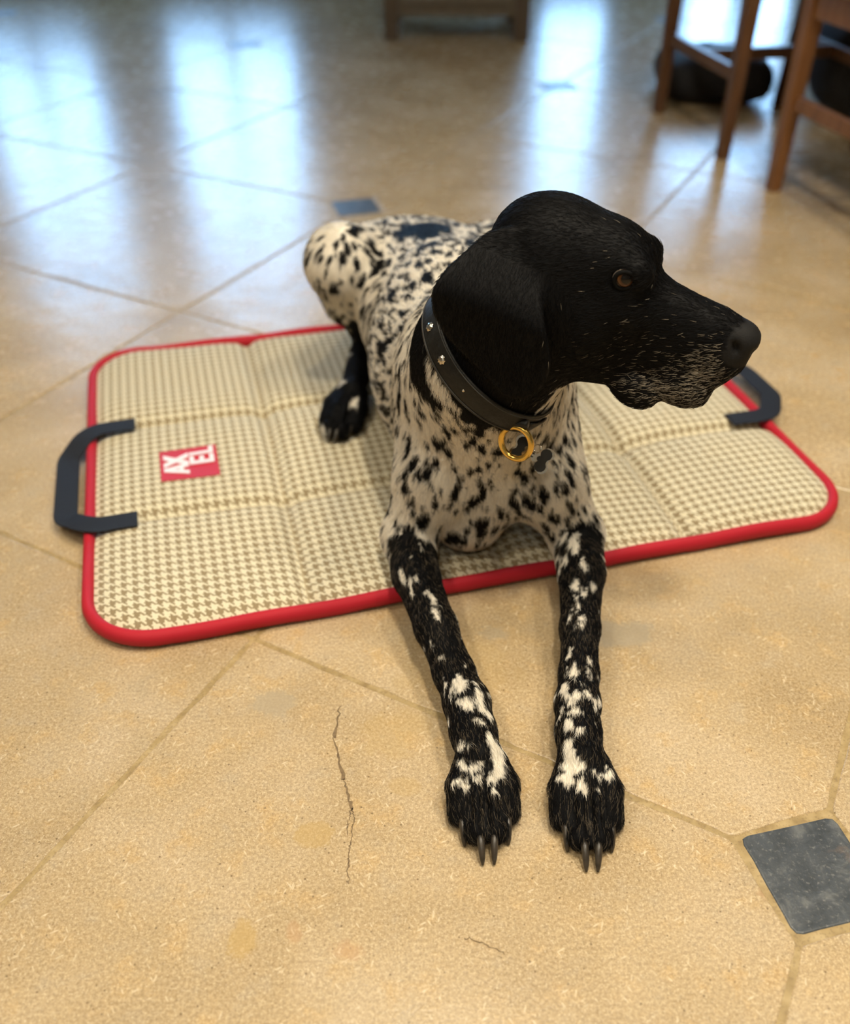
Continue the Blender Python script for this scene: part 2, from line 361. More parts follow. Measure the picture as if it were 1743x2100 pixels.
# seam stitching lines
M_thread = flat_mat('tan_thread', (.40, .32, .19), .8, 300, .2)
for s_, ax in [(x, 0) for x in SU] + [(x, 1) for x in SV]:
    L_ = np.linspace(.02, (MW if ax == 0 else ML) - .02, 120); pu = np.full_like(L_, s_) if ax == 0 else L_; pv = L_ if ax == 0 else np.full_like(L_, s_)
    tube('seam', np.stack([pu, pv, mat_h(pu, pv) + .0002], -1), .0009, M_thread, mat, 6)
# piping: bias tape round the whole edge
per = []
for (cx, cy, a0) in ((ML - MR, MR, -90), (ML - MR, MW - MR, 0), (MR, MW - MR, 90), (MR, MR, 180)):
    for q in range(13): a = math.radians(a0 + q * 7.5); per.append((cx + MR * math.cos(a), cy + MR * math.sin(a)))
per2 = []
for k in range(len(per)):
    a, b = np.array(per[k]), np.array(per[(k + 1) % len(per)]); m = max(1, int(np.linalg.norm(b - a) / .012))
    for q in range(m): per2.append(a + (b - a) * q / m)
per2 = np.array(per2)
zz = .0125 + .0016 * np.sin(per2[:, 0] * 17 + 1) * np.sin(per2[:, 1] * 13 + .4) + .001 * np.sin(per2[:, 0] * 41)
tg = np.roll(per2, -1, 0) - np.roll(per2, 1, 0); tg /= np.linalg.norm(tg, axis=1, keepdims=True)
Vp = []; Fp = []; sg_ = 12; npp = len(per2)
for k in range(npp):
    nrm = np.array((tg[k][1], -tg[k][0]))
    for q in range(sg_):
        a = 2 * math.pi * q / sg_; Vp.append((*(per2[k] + nrm * .0075 * math.cos(a)), max(.0012, zz[k] + .0105 * math.sin(a))))
for k in range(npp):
    for q in range(sg_): Fp.append((k * sg_ + q, ((k + 1) % npp) * sg_ + q, ((k + 1) % npp) * sg_ + (q + 1) % sg_, k * sg_ + (q + 1) % sg_))
po = pyd('piping', Vp, Fp, M_red, mat, True); po['label'] = 'red bias tape piping'
# webbing handles: outline of a strap lying flat, slightly raised outside the mat
def strap(pts, hw, th, name):
    P = np.array(pts, float); t = np.gradient(P, axis=0); t /= np.linalg.norm(t, axis=1, keepdims=True)
    o = tube(name, P, 1, M_web, mat, 12, flat=(hw, th, np.array((0, 0, 1.))), smooth=False); return o
def arc_path(corners, r, n=6):
    out = [np.array(corners[0], float)]
    for a, b, c in zip(corners[:-2], corners[1:-1], corners[2:]):
        a, b, c = map(lambda q: np.array(q, float), (a, b, c)); u = (a - b) / np.linalg.norm(a - b); v = (c - b) / np.linalg.norm(c - b)
        for t in np.linspace(0, 1, n): out.append(b + u * r * (1 - t) ** 2 + v * r * t ** 2)
    out.append(np.array(corners[-1], float)); return np.array(out)
h1 = arc_path([(.062, .424, .0285), (.010, .424, .0275), (-.008, .412, .0255), (-.030, .378, .014), (-.030, .242, .014), (-.008, .212, .0255), (.010, .200, .0275), (.060, .200, .0285)], .010)
h2 = arc_path([(.885, .222, .0285), (.938, .222, .0275), (.958, .232, .0255), (.985, .275, .024), (.985, .352, .024), (.958, .410, .0255), (.938, .428, .0275), (.885, .428, .0285)], .010)
for nm, hpts in (('left', h1), ('right', h2)):
    ho = strap(hpts, .0150, .0011, 'handle'); ho['label'] = 'navy webbing carry handle'
# sewn label with lettering
lab = empty('label_patch', (0, 0, 0)); lab.parent = mat
LU0, LU1, LV0, LV1 = .0915, .1675, .275, .347
M_lred = flat_mat('label_red', (.50, .018, .035), .55, 400, .08); M_lwhite = flat_mat('label_white', (.80, .74, .78), .6, 400, .05)
gu, gv = np.meshgrid(np.linspace(LU0, LU1, 14), np.linspace(LV0, LV1, 14), indexing='ij'); gh = mat_h(gu, gv) + .0012
gi = np.arange(196).reshape(14, 14)
bpy.data.objects.remove(lab)
Vt = np.stack([gu, gv, gh], -1).reshape(-1, 3); Vb_ = Vt.copy(); Vb_[:, 2] -= .003
er = np.concatenate([gi[:-1, 0], gi[-1, :-1], gi[:0:-1, -1], gi[0, :0:-1]])
lab = pyd('label_patch', np.concatenate([Vt, Vb_]), [tuple(q) for q in np.stack([gi[:-1, :-1], gi[1:, :-1], gi[1:, 1:], gi[:-1, 1:]], -1).reshape(-1, 4)] + [(er[k], 196 + er[k], 196 + er[(k + 1) % len(er)], er[(k + 1) % len(er)]) for k in range(len(er))], M_lred, mat)
lab['label'] = 'red fabric label with white letters AX EL'
# letters: x to the right of the reading direction (+v), y up (towards -u); patch is 72 mm wide (v) by 76 mm tall (u)
LET = {'A': [[(0, 0), (4.6, 0), (9.4, 32), (5.6, 32)], [(15, 0), (10.4, 0), (5.8, 32), (9.6, 32)], [(3.6, 7), (11.4, 7), (10.6, 13), (4.4, 13)]],
       'X': [[(0, 0), (5, 0), (15, 32), (10, 32)], [(10, 0), (15, 0), (5, 32), (0, 32)]],
       'E': [[(0, 0), (4.5, 0), (4.5, 32), (0, 32)], [(4.5, 0), (12, 0), (12, 6), (4.5, 6)], [(4.5, 13), (11, 13), (11, 19), (4.5, 19)], [(4.5, 26), (12, 26), (12, 32), (4.5, 32)]],
       'L': [[(0, 0), (4.5, 0), (4.5, 32), (0, 32)], [(4.5, 0), (12, 0), (12, 6), (4.5, 6)]]}
for ch, ox, oy, sx in (('A', 9.5, 38.5, 1.8), ('X', 29.5, 38.5, 2.05), ('E', 31., 4.5, 1.6), ('L', 53., 4.5, 1.35)):
    bm = bmesh.new()
    for quad in LET[ch]:
        q4 = []
        for lo_ in (0, 1):
            for (x, y) in quad:
                v_ = LV0 + (ox + x * sx) * .001; u_ = LU1 - (oy + y * 1.02) * .001; q4.append(bm.verts.new((u_, v_, float(mat_h(np.array(u_), np.array(v_))) + (.0012 if lo_ == 0 else .0024))))
        bm.faces.new(q4[4:]); bm.faces.new(q4[:4][::-1])
        for k in range(4): bm.faces.new((q4[k], q4[(k + 1) % 4], q4[4 + (k + 1) % 4], q4[4 + k]))
    bmo('letter', bm, M_lwhite, lab)

# ---------------------------------------------------------------- furniture in the background
def wood(name, c1, c2, rough=.42):
    t = NT(name); o = t.obj(); mp = t.n('ShaderNodeMapping', {'Vector': o, 'Scale': (14, 14, 1.6)})
    n = t.noise(mp.outputs[0], 3.2, 5, .6, 1.5); c = t.ramp(n, [(.3, c1), (.7, c2)]); t.bump(n, .15, .001); return t.out(c, rough)
M_oak = wood('brown_wood', (.155, .062, .020), (.285, .125, .045)); M_dark = wood('dark_brown_wood', (.095, .042, .018), (.165, .075, .034)); M_seat = wood('honey_wood', (.36, .22, .085), (.50, .33, .15))
M_cab = wood('greyed_wood', (.13, .105, .075), (.20, .165, .12), .5); M_cabd = wood('grey_brown_wood', (.085, .060, .038), (.125, .090, .060), .5)
def chair(loc, ax, w, d, label, m, mseat):
    """loc: front-left leg foot; ax: unit direction of the depth, width runs to its right"""
    c = empty('dining_chair', (loc[0], loc[1], 0)); tag(c, label, 'chair', 'wooden dining chairs')
    D = np.array(ax, float); D /= np.linalg.norm(D); S = np.array((D[1], -D[0])); L = lambda s, e: tuple(S * s + D * e)
    ang = math.atan2(S[1], S[0]); R = Matrix.Rotation(ang, 3, 'Z')
    def post(s, e, h, lean=0.):
        bm = bmesh.new(); x, y = L(s, e); box(bm, (0, 0, h / 2), (.036, .036, h), .004)
        for v in bm.verts:
            k = .74 + .26 * min(1, v.co.z / .40); p = R @ Vector((v.co.x * k, v.co.y * k, 0)); q = S * lean * max(0, v.co.z - .45) ; v.co = Vector((p.x + x + q[0], p.y + y + q[1], v.co.z))
        return bmo('leg', bm, m, c)
    post(0, 0, .43); post(0, d, .43); post(w, 0, .86, .12); post(w, d, .86, .12)
    def rail(name, a, b, z, hh, th, mm):
        p, q = np.array(L(*a)), np.array(L(*b)); l = np.linalg.norm(q - p); an = math.atan2(*(q - p)[::-1]); bm = bmesh.new()
        box(bm, (*(p + q) / 2, z), (l - .02, th, hh), .003, Matrix.Rotation(an, 3, 'Z')); return bmo(name, bm, mm, c)
    for a, b in (((0, 0), (0, d)), ((0, d), (w, d)), ((w, d), (w, 0)), ((w, 0), (0, 0))): rail('seat_rail', a, b, .392, .055, .022, m)
    for a, b, z in (((0, 0), (0, d), .195), ((w, 0), (w, d), .195), ((0, d / 2), (w, d / 2), .195)): rail('stretcher', a, b, z, .030, .018, m)
    bm = bmesh.new(); x, y = L(w / 2 - .01, d / 2); box(bm, (x, y, .430), (w + .035, d + .05, .022), .008, R); bmo('seat', bm, mseat, c)
    for z in (.60, .72, .83):
        p, q = np.array(L(w + .12 * (z - .45), 0)), np.array(L(w + .12 * (z - .45), d)); an = math.atan2(*(q - p)[::-1]); bm = bmesh.new()
        box(bm, (*(p + q) / 2, z), (np.linalg.norm(q - p) - .02, .016, .055), .004, Matrix.Rotation(an, 3, 'Z')); bmo('back_slat', bm, m, c)
    return c
# depth direction runs from the named foot away, width to its right
chair((.907, 1.796), (-.241, .970), .42, .42, 'warm brown wooden chair nearest the right edge, partly out of frame', M_oak, M_seat)
chair((.744, 2.436), (-.185, .983), .37, .427, 'darker wooden chair behind the nearest chair on the right', M_dark, M_seat)
# low cabinet
cab = empty('wooden_cabinet', (.105, 3.98, 0)); tag(cab, 'greyish brown wooden cabinet standing far behind the dog', 'cabinet')
bm = bmesh.new(); box(bm, (0, 0, .43), (.50, .40, .70), .006); bmo('body', bm, M_cab, cab)
for x in (-.235, .235):
    for y in (-.185, .185):
        bm = bmesh.new(); box(bm, (x, y, .40), (.055, .055, .80), .005); bmo('leg', bm, M_cabd, cab)
dr = None
for x in (-.1, .1):
    bm = bmesh.new(); box(bm, (x, -.206, .42), (.19, .018, .60), .004); box(bm, (x, -.216, .42), (.12, .012, .50), .006); dr = bmo('cabinet_door', bm, M_cab, cab)
    bm = bmesh.new(); bmesh.ops.create_uvsphere(bm, u_segments=12, v_segments=8, radius=.013)
    for v in bm.verts: v.co += Vector((x - .07 * (1 if x > 0 else -1), -.228, .45))
    bmo('knob', bm, M_cabd, dr, True)
bm = bmesh.new(); box(bm, (0, -.01, .815), (.56, .46, .03), .008); bmo('top', bm, M_cab, cab)
# black cushion and bag on the floor behind the chairs
M_black = flat_mat('black_cloth', (.012, .012, .015), .75, 60, .3, .3)
def pillow(name, loc, size, rz, label, cat, mat_):
    n = 26; V = []; Fs = []
    rgp = np.random.default_rng(int(loc[0] * 100))
    for a in range(n):
        th = math.pi * a / (n - 1)
        for b in range(n * 2):
            ph = 2 * math.pi * b / (n * 2); e = .38
            s_ = lambda v, p: math.copysign(abs(v) ** p, v)
            x = s_(math.sin(th), e) * s_(math.cos(ph), e); y = s_(math.sin(th), e) * s_(math.sin(ph), e); z = s_(math.cos(th), .8)
            w_ = 1 + .05 * math.sin(7 * x + 3 * y) * (z > 0)
            V.append((x * size[0] / 2, y * size[1] / 2, size[2] / 2 + z * size[2] / 2 * w_))
    m = n * 2
    for a in range(n - 1):
        for b in range(m): Fs.append((a * m + b, (a + 1) * m + b, (a + 1) * m + (b + 1) % m, a * m + (b + 1) % m))
    o = empty(name, loc, rz); tag(o, label, cat); pyd('cover', V, Fs, mat_, o, True); return o
cu_ = pillow('floor_cushion', (.855, 3.06, 0), (.32, .32, .125), -.03, 'low black floor cushion behind the wooden chair legs', 'cushion', M_black)
pts = [(math.copysign(abs(math.cos(a)) ** .4, math.cos(a)) * .157, math.copysign(abs(math.sin(a)) ** .4, math.sin(a)) * .157, .0625) for a in np.linspace(0, 2 * math.pi, 80, endpoint=False)]
tube('piping', pts, .006, M_black, cu_, 8, True)
bg_ = pillow('black_bag', (1.335, 2.80, 0), (.52, .30, .30), 0.0, 'black soft bag on the floor behind the nearest chair', 'bag', M_black)
tube('handle', [(x, 0, .295 + .07 * math.cos(x / .12 * math.pi / 2)) for x in np.linspace(-.12, .12, 15)], .008, M_web, bg_, 8)

DOG_H = .003; N_HAIR = 320000
COLLAR_C = (.060, .825, .308); COLLAR_N = (.625, -.265, .735); COLLAR_RMAX = .079
EYE_C = (104, 13, 28.5); EYE_TILT = 20
STUDS = [(.0042, .85, .355), (.0031, .8077, .3404), (.0127, .7817, .3218)]; RIVET = (.0326, .7659, .3015)
RING_P = (.0823, .776, .258); RING_D = np.array((.06, -.15, -1.)); RING_S = np.array((.88, -.42, .1))
TAG_POS = np.array((.1055, .778, .2235)); TAG_S = 1.35; TAG_X = np.array((1., -.33, -.43)); TAG_Y = np.array((.35, .3, .9))
COAT_ANCHORS = [(0.0325, 0.6305, 0.055, 0.0056, -1, 1.9), (0.0256, 0.6215, 0.0505, 0.0045, -1, 1.2), (0.0395, 0.6076, 0.0541, 0.0077, -1, 0.8), (0.0445, 0.6005, 0.0535, 0.0055, -1, 1), (0.0535, 0.6125, 0.0528, 0.0044, -1, 2.5), (0.0592, 0.5975, 0.049, 0.0038, -1, 3), (0.0475, 0.5855, 0.053, 0.0043, -1, 0.8), (0.0535, 0.5825, 0.0518, 0.0038, -1, 1), (0.061, 0.5685, 0.0479, 0.0054, -1, 1.5), (0.0673, 0.5533, 0.0424, 0.0085, -1, 1.6), (0.0685, 0.5406, 0.0372, 0.0074, -1, 1), (0.0613, 0.5316, 0.0391, 0.0063, -1, 1), (0.0475, 0.5375, 0.0401, 0.0058, -1, 1.6), (0.0355, 0.5435, 0.0382, 0.0032, -1, 2), (0.0303, 0.5294, 0.0362, 0.0042, -1, 1), (0.0356, 0.5284, 0.0353, 0.0036, -1, 1), (0.0626, 0.5165, 0.0376, 0.0031, -1, 1.5), (0.0196, 0.6394, 0.0472, 0.0028, -1, 2), (0.0595, 0.5404, 0.0406, 0.0031, 1, 1), (0.0499, 0.5375, 0.0396, 0.0037, 1, 1.2), (0.1509, 0.6414, 0.054, 0.0028, -1, 2), (0.1556, 0.6305, 0.0552, 0.0034, -1, 1), (0.138, 0.6245, 0.0518, 0.0045, -1, 2.2), (0.1404, 0.6096, 0.0517, 0.005, -1, 1), (0.1495, 0.6155, 0.0554, 0.0039, -1, 1), (0.1594, 0.6154, 0.0537, 0.0028, -1, 2), (0.1394, 0.5975, 0.0508, 0.0055, -1, 1), (0.1435, 0.5945, 0.0523, 0.0044, -1, 1), (0.1356, 0.5825, 0.0483, 0.006, -1, 0.8), (0.1472, 0.5747, 0.0511, 0.0048, -1, 0.7), (0.1435, 0.5705, 0.0502, 0.0032, -1, 1), (0.1343, 0.5586, 0.0459, 0.0064, -1, 1.7), (0.1346, 0.5443, 0.0396, 0.0095, -1, 1.1), (0.1284, 0.5315, 0.0367, 0.0073, -1, 1), (0.1435, 0.5423, 0.0419, 0.0052, -1, 1), (0.1407, 0.5255, 0.0384, 0.0067, -1, 1), (0.1443, 0.5195, 0.0344, 0.0047, -1, 1), (0.1675, 0.5375, 0.0374, 0.0058, -1, 0.9), (0.1567, 0.5344, 0.0387, 0.0047, -1, 1), (0.1569, 0.5213, 0.0361, 0.0031, -1, 1.6), (0.1391, 0.5335, 0.0389, 0.0031, 1, 1), (0.1525, 0.5252, 0.0376, 0.0057, 1, 1.2), (0.1548, 0.5315, 0.0394, 0.0026, 1, 1), (-0.0234, 0.7725, 0.0693, 0.0038, -1, 1.8), (-0.0136, 0.7557, 0.0686, 0.0034, -1, 3.6), (-0.0086, 0.7603, 0.0722, 0.0034, -1, 1.8), (0.0025, 0.7445, 0.0708, 0.0029, -1, 2.34), (0.0084, 0.7327, 0.0691, 0.0037, -1, 2.7), (0.0115, 0.7115, 0.0685, 0.0024, -1, 3.6), (0.1735, 0.7805, 0.0764, 0.0042, -1, 2.16), (0.1617, 0.7565, 0.0696, 0.0038, -1, 2.7), (0.1706, 0.7443, 0.0693, 0.0033, -1, 2.16), (0.1577, 0.7295, 0.0657, 0.0033, -1, 3.6), (0.1616, 0.7093, 0.0662, 0.002, -1, 4.5), (0.1498, 0.6755, 0.0548, 0.002, -1, 5.4), (0.1496, 0.7145, 0.0613, 0.002, -1, 3.6), (0.1564, 0.7033, 0.0632, 0.002, -1, 3.6), (-0.0036, 1.276, 0.2613, 0.0418, 1, 0.9), (-0.009, 0.8285, 0.3255, 0.0283, 1, 1.2), (-0.0098, 0.8135, 0.3045, 0.0265, 1, 1.2), (-0.0026, 0.7991, 0.2895, 0.016, 1, 1.2), (0.0104, 0.7853, 0.2798, 0.0094, 1, 1.2), (0.0253, 0.7761, 0.2733, 0.0065, 1, 1), (0.0535, 0.781, 0.2478, 0.0067, 1, 2), (0.0595, 0.8011, 0.2144, 0.005, 1, 2), (0.0447, 0.7811, 0.2505, 0.0062, 1, 1), (0.0715, 0.825, 0.1515, 0.0032, 1, 3), (0.0685, 0.8136, 0.1845, 0.0031, 1, 3), (0.0109, 0.8069, 0.2474, 0.0044, 1, 1.3), (0.0193, 0.8183, 0.2136, 0.0045, 1, 1.3), (-0.0112, 0.8478, 0.1681, 0.0048, 1, 1.5), (-0.0063, 0.8352, 0.1573, 0.0053, 1, 1.5), (0.0295, 0.8249, 0.1335, 0.0053, 1, 1), (0.0475, 0.829, 0.1245, 0.0048, 1, 0.8), (0.0985, 0.8285, 0.1425, 0.0069, 1, 0.8), (0.1105, 0.8309, 0.1545, 0.0047, 1, 0.8), (0.1137, 0.8339, 0.1006, 0.0055, 1, 0.7), (0.1526, 0.8287, 0.0824, 0.0055, 1, 0.7), (0.1499, 0.8336, 0.1458, 0.0053, 1, 0.7), (-0.0201, 0.8361, 0.1351, 0.0054, 1, 1), (0.0012, 0.8422, 0.1986, 0.0072, -1, 1), (0.0355, 0.8134, 0.2025, 0.0071, -1, 1.2), (0.1276, 0.8387, 0.1664, 0.0116, -1, 1.2), (0.1431, 0.8555, 0.1935, 0.0084, -1, 1.4), (0.0145, 0.8258, 0.1095, 0.0075, -1, 1), (0.1478, 0.827, 0.1222, 0.0075, -1, 1), (0.1332, 0.8237, 0.2572, 0.0098, -1, 1), (0.1485, 0.8621, 0.2175, 0.0083, -1, 1), (0.1246, 0.8084, 0.2596, 0.0058, -1, 1), (-0.0984, 1.147, 0.0602, 0.0055, -1, 2)]

# ---------------------------------------------------------------- dog
# ---------------------------------------------------------------- dog: implicit body
# head frame: origin at the occiput, HM along the muzzle, HU up, HL to the dog's left
HO=np.array([.0813,.8280,.4333]);HM=np.array([.90401,-.32331,-.27972]);HL=np.array([.33675,.94159,0.]);HU=np.array([.26338,-.0942,.96008])
HR=np.stack([HM,HU,HL])
def hp(a,b,c=0.):return HO+(HM*a+HU*b+HL*c)*.001
class Field:
    def __init__(s,lo,hi,h):
        s.lo=np.array(lo);s.h=h
        s.n=np.ceil((np.array(hi)-s.lo)/h).astype(int)+1
        s.D=np.full(s.n,.03,np.float32)
    def sub(s,lo,hi):
        i0=np.clip(np.floor((np.array(lo)-s.lo)/s.h).astype(int),0,s.n)
        i1=np.clip(np.ceil((np.array(hi)-s.lo)/s.h).astype(int)+1,0,s.n)
        ax=[s.lo[k]+s.h*np.arange(i0[k],i1[k]) for k in range(3)]
        X=np.stack(np.meshgrid(*ax,indexing='ij'),-1).astype(np.float32)
        return tuple(slice(i0[k],i1[k]) for k in range(3)),X
    def add(s,f,lo,hi,k=.02):
        m=k+.012
        sl,X=s.sub(np.array(lo)-m,np.array(hi)+m)
        d=f(X);a=s.D[sl]
        if k>0:
            q=np.maximum(k-np.abs(a-d),0)/k
            s.D[sl]=np.minimum(a,d)-q*q*q*k/6
        else:s.D[sl]=np.minimum(a,d)
    def cut(s,f,lo,hi,k=.01):
        m=k+.004
        sl,X=s.sub(np.array(lo)-m,np.array(hi)+m)
        d=-f(X);a=s.D[sl]
        q=np.maximum(k-np.abs(a-d),0)/k
        s.D[sl]=np.maximum(a,d)+q*q*q*k/6
    def cone(s,p,q,r1,r2,k=.02,cut=False):
        p=np.array(p,float);q=np.array(q,float);v=q-p;L=v@v
        def f(X):
            t=np.clip(((X-p.astype(np.float32))@v.astype(np.float32))/L,0,1)
            Y=X-p.astype(np.float32)-t[...,None]*v.astype(np.float32)
            return np.sqrt((Y*Y).sum(-1))-(r1+(r2-r1)*t)
        R=max(r1,r2);(s.cut if cut else s.add)(f,np.minimum(p,q)-R,np.maximum(p,q)+R,k)
    def chain(s,pts,k=.02):
        for a,b in zip(pts[:-1],pts[1:]):s.cone(a[0],b[0],a[1],b[1],k)
    def ell(s,c,r,R=None,k=.02,cut=False):
        c=np.array(c,float);r=np.array(r,float);R=np.eye(3) if R is None else R
        def f(X):
            Y=((X-c.astype(np.float32))@R.T.astype(np.float32))
            k0=np.sqrt(((Y/r)**2).sum(-1));k1=np.sqrt(((Y/(r*r))**2).sum(-1))
            return (k0*(k0-1)/np.maximum(k1,1e-6)).astype(np.float32)
        e=np.sqrt(((R*r[:,None])**2).sum(0))
        (s.cut if cut else s.add)(f,c-e,c+e,k)
    def hell(s,a,b,c,ra,rb,rc,k=.012,cut=False,tilt=0):
        R=HR
        if tilt:
            t=np.radians(tilt);R=np.stack([HM*np.cos(t)+HU*np.sin(t),-HM*np.sin(t)+HU*np.cos(t),HL])
        s.ell(hp(a,b,c),np.array([ra,rb,rc])*.001,R,k,cut)
    def loft(s,fr,st,k=.02,p=2.5):
        # fr=(origin, axis, up, side); st rows: t, side0, lo, hi, halfwidth, width-bias
        O,A,Uv,S=fr;st=np.array(st,float)
        def f(X):
            Y=X-O.astype(np.float32);t=Y@A.astype(np.float32);b=Y@Uv.astype(np.float32);c=Y@S.astype(np.float32)
            tc=np.clip(t,st[0,0],st[-1,0])
            g=lambda j:np.interp(tc,st[:,0],st[:,j]).astype(np.float32)
            c0,lo,hi,w=g(1),g(2),g(3),g(4)
            hh=(hi-lo)/2;zc=(hi+lo)/2
            q=(np.abs((c-c0)/w)**p+np.abs((b-zc)/hh)**p)**(1/p)
            d=(q-1)*np.minimum(w,hh)
            e=t-tc
            return np.sqrt(np.maximum(d,0)**2+e*e)+np.minimum(d,0)*(np.abs(e)<1e-6)
        P=[]
        for r in st:
            for cc in(-1,1):
                for b in(r[2],r[3]):P.append(O+A*r[0]+Uv*b+S*(r[1]+cc*r[4]))
        P=np.array(P);s.add(f,P.min(0),P.max(0),k)
def poly_sd(px,py,V):
    d=np.full(px.shape,1e9,np.float32);sg=np.ones(px.shape,np.float32)
    n=len(V)
    for i in range(n):
        a=V[i];b=V[i-1];ex,ey=b[0]-a[0],b[1]-a[1];wx,wy=px-a[0],py-a[1]
        t=np.clip((wx*ex+wy*ey)/(ex*ex+ey*ey),0,1)
        d=np.minimum(d,(wx-ex*t)**2+(wy-ey*t)**2)
        c1=py>=a[1];c2=py<b[1];c3=ex*wy>ey*wx
        sg=np.where((c1&c2&c3)|(~c1&~c2&~c3),-sg,sg)
    return sg*np.sqrt(d)
def smooth_poly(V,it=2):
    V=np.array(V,float)
    for _ in range(it):
        W=np.roll(V,-1,0);V=np.stack([V*.75+W*.25,V*.25+W*.75],1).reshape(-1,2)
    return V
EAR=[(-16,8),(8,20),(36,24),(43,5),(44,-14),(58,-32),(71,-52),(80,-70),(81,-88),(76,-104),(66,-114),(50,-117),(33,-108),(14,-98),(-10,-86),(-27,-72),(-39,-55),(-40,-32),(-28,-10)]
def ear_c(a,b):
    t=np.clip((24-b)/70,0,1);t=t*t*(3-2*t)
    return 33+42*t+.12*np.clip(20-a,0,80)*t
def ears(F,side,k,drop=0):
    V=smooth_poly(EAR)
    def f(X):
        Y=(X-HO.astype(np.float32))*1000
        a=Y@HM.astype(np.float32);b=Y@HU.astype(np.float32)+drop;c=Y@HL.astype(np.float32)*side
        d2=poly_sd(a,b,V)
        dz=np.abs(c-ear_c(a,b))-1.2
        d2=d2+2.5
        return (np.sqrt(np.maximum(d2,0)**2+np.maximum(dz,0)**2)+np.minimum(np.maximum(d2,dz),0)-2.8)*.001
    C=np.array([hp(a,b,side*c) for a in(-46,86) for b in(-122-drop,30) for c in(25,94)])
    F.add(f,C.min(0),C.max(0),k)
def paw(F,base,tip,w,top,fan=1.,gz=0.):
    """forefoot: base = knuckle centre, tip = toe end on the floor, four toes"""
    base=np.array(base);tip=np.array(tip);ax=tip-base;ax[2]=0;L=np.linalg.norm(ax);ax/=L
    sd=np.array([ax[1],-ax[0],0])
    toes=[]
    for o,fw,r in((-1.5,-.016,.0115),(-.52,.002,.0130),(.52,.002,.0130),(1.5,-.016,.0115)):
        off=sd*o*w/3.9*fan
        k0=base+off*.62+ax*(.004+fw*.5);k0[2]=top+gz
        k1=base+off*1.02+ax*(L*.50+fw*.8);k1[2]=top*.82+gz
        k2=tip+off*1.0+ax*(fw-.010);k2[2]=r*.98+gz
        F.cone(k0,k1,r*.9,r*1.0,.005);F.cone(k1,k2,r*1.0,r,.004)
        toes.append((k2,ax.copy(),r,o,gz))
    for o in(-1.02,0.,1.02):
        off=sd*o*w/3.9*fan;p=base+off*.85+ax*.010;p[2]=top+r+gz+.0005;q=tip+off*1.0+ax*(-.004 if o==0 else -.012);q[2]=gz+.024
        F.cone(p,q,.0030,.0048,.005,cut=True)
    return toes
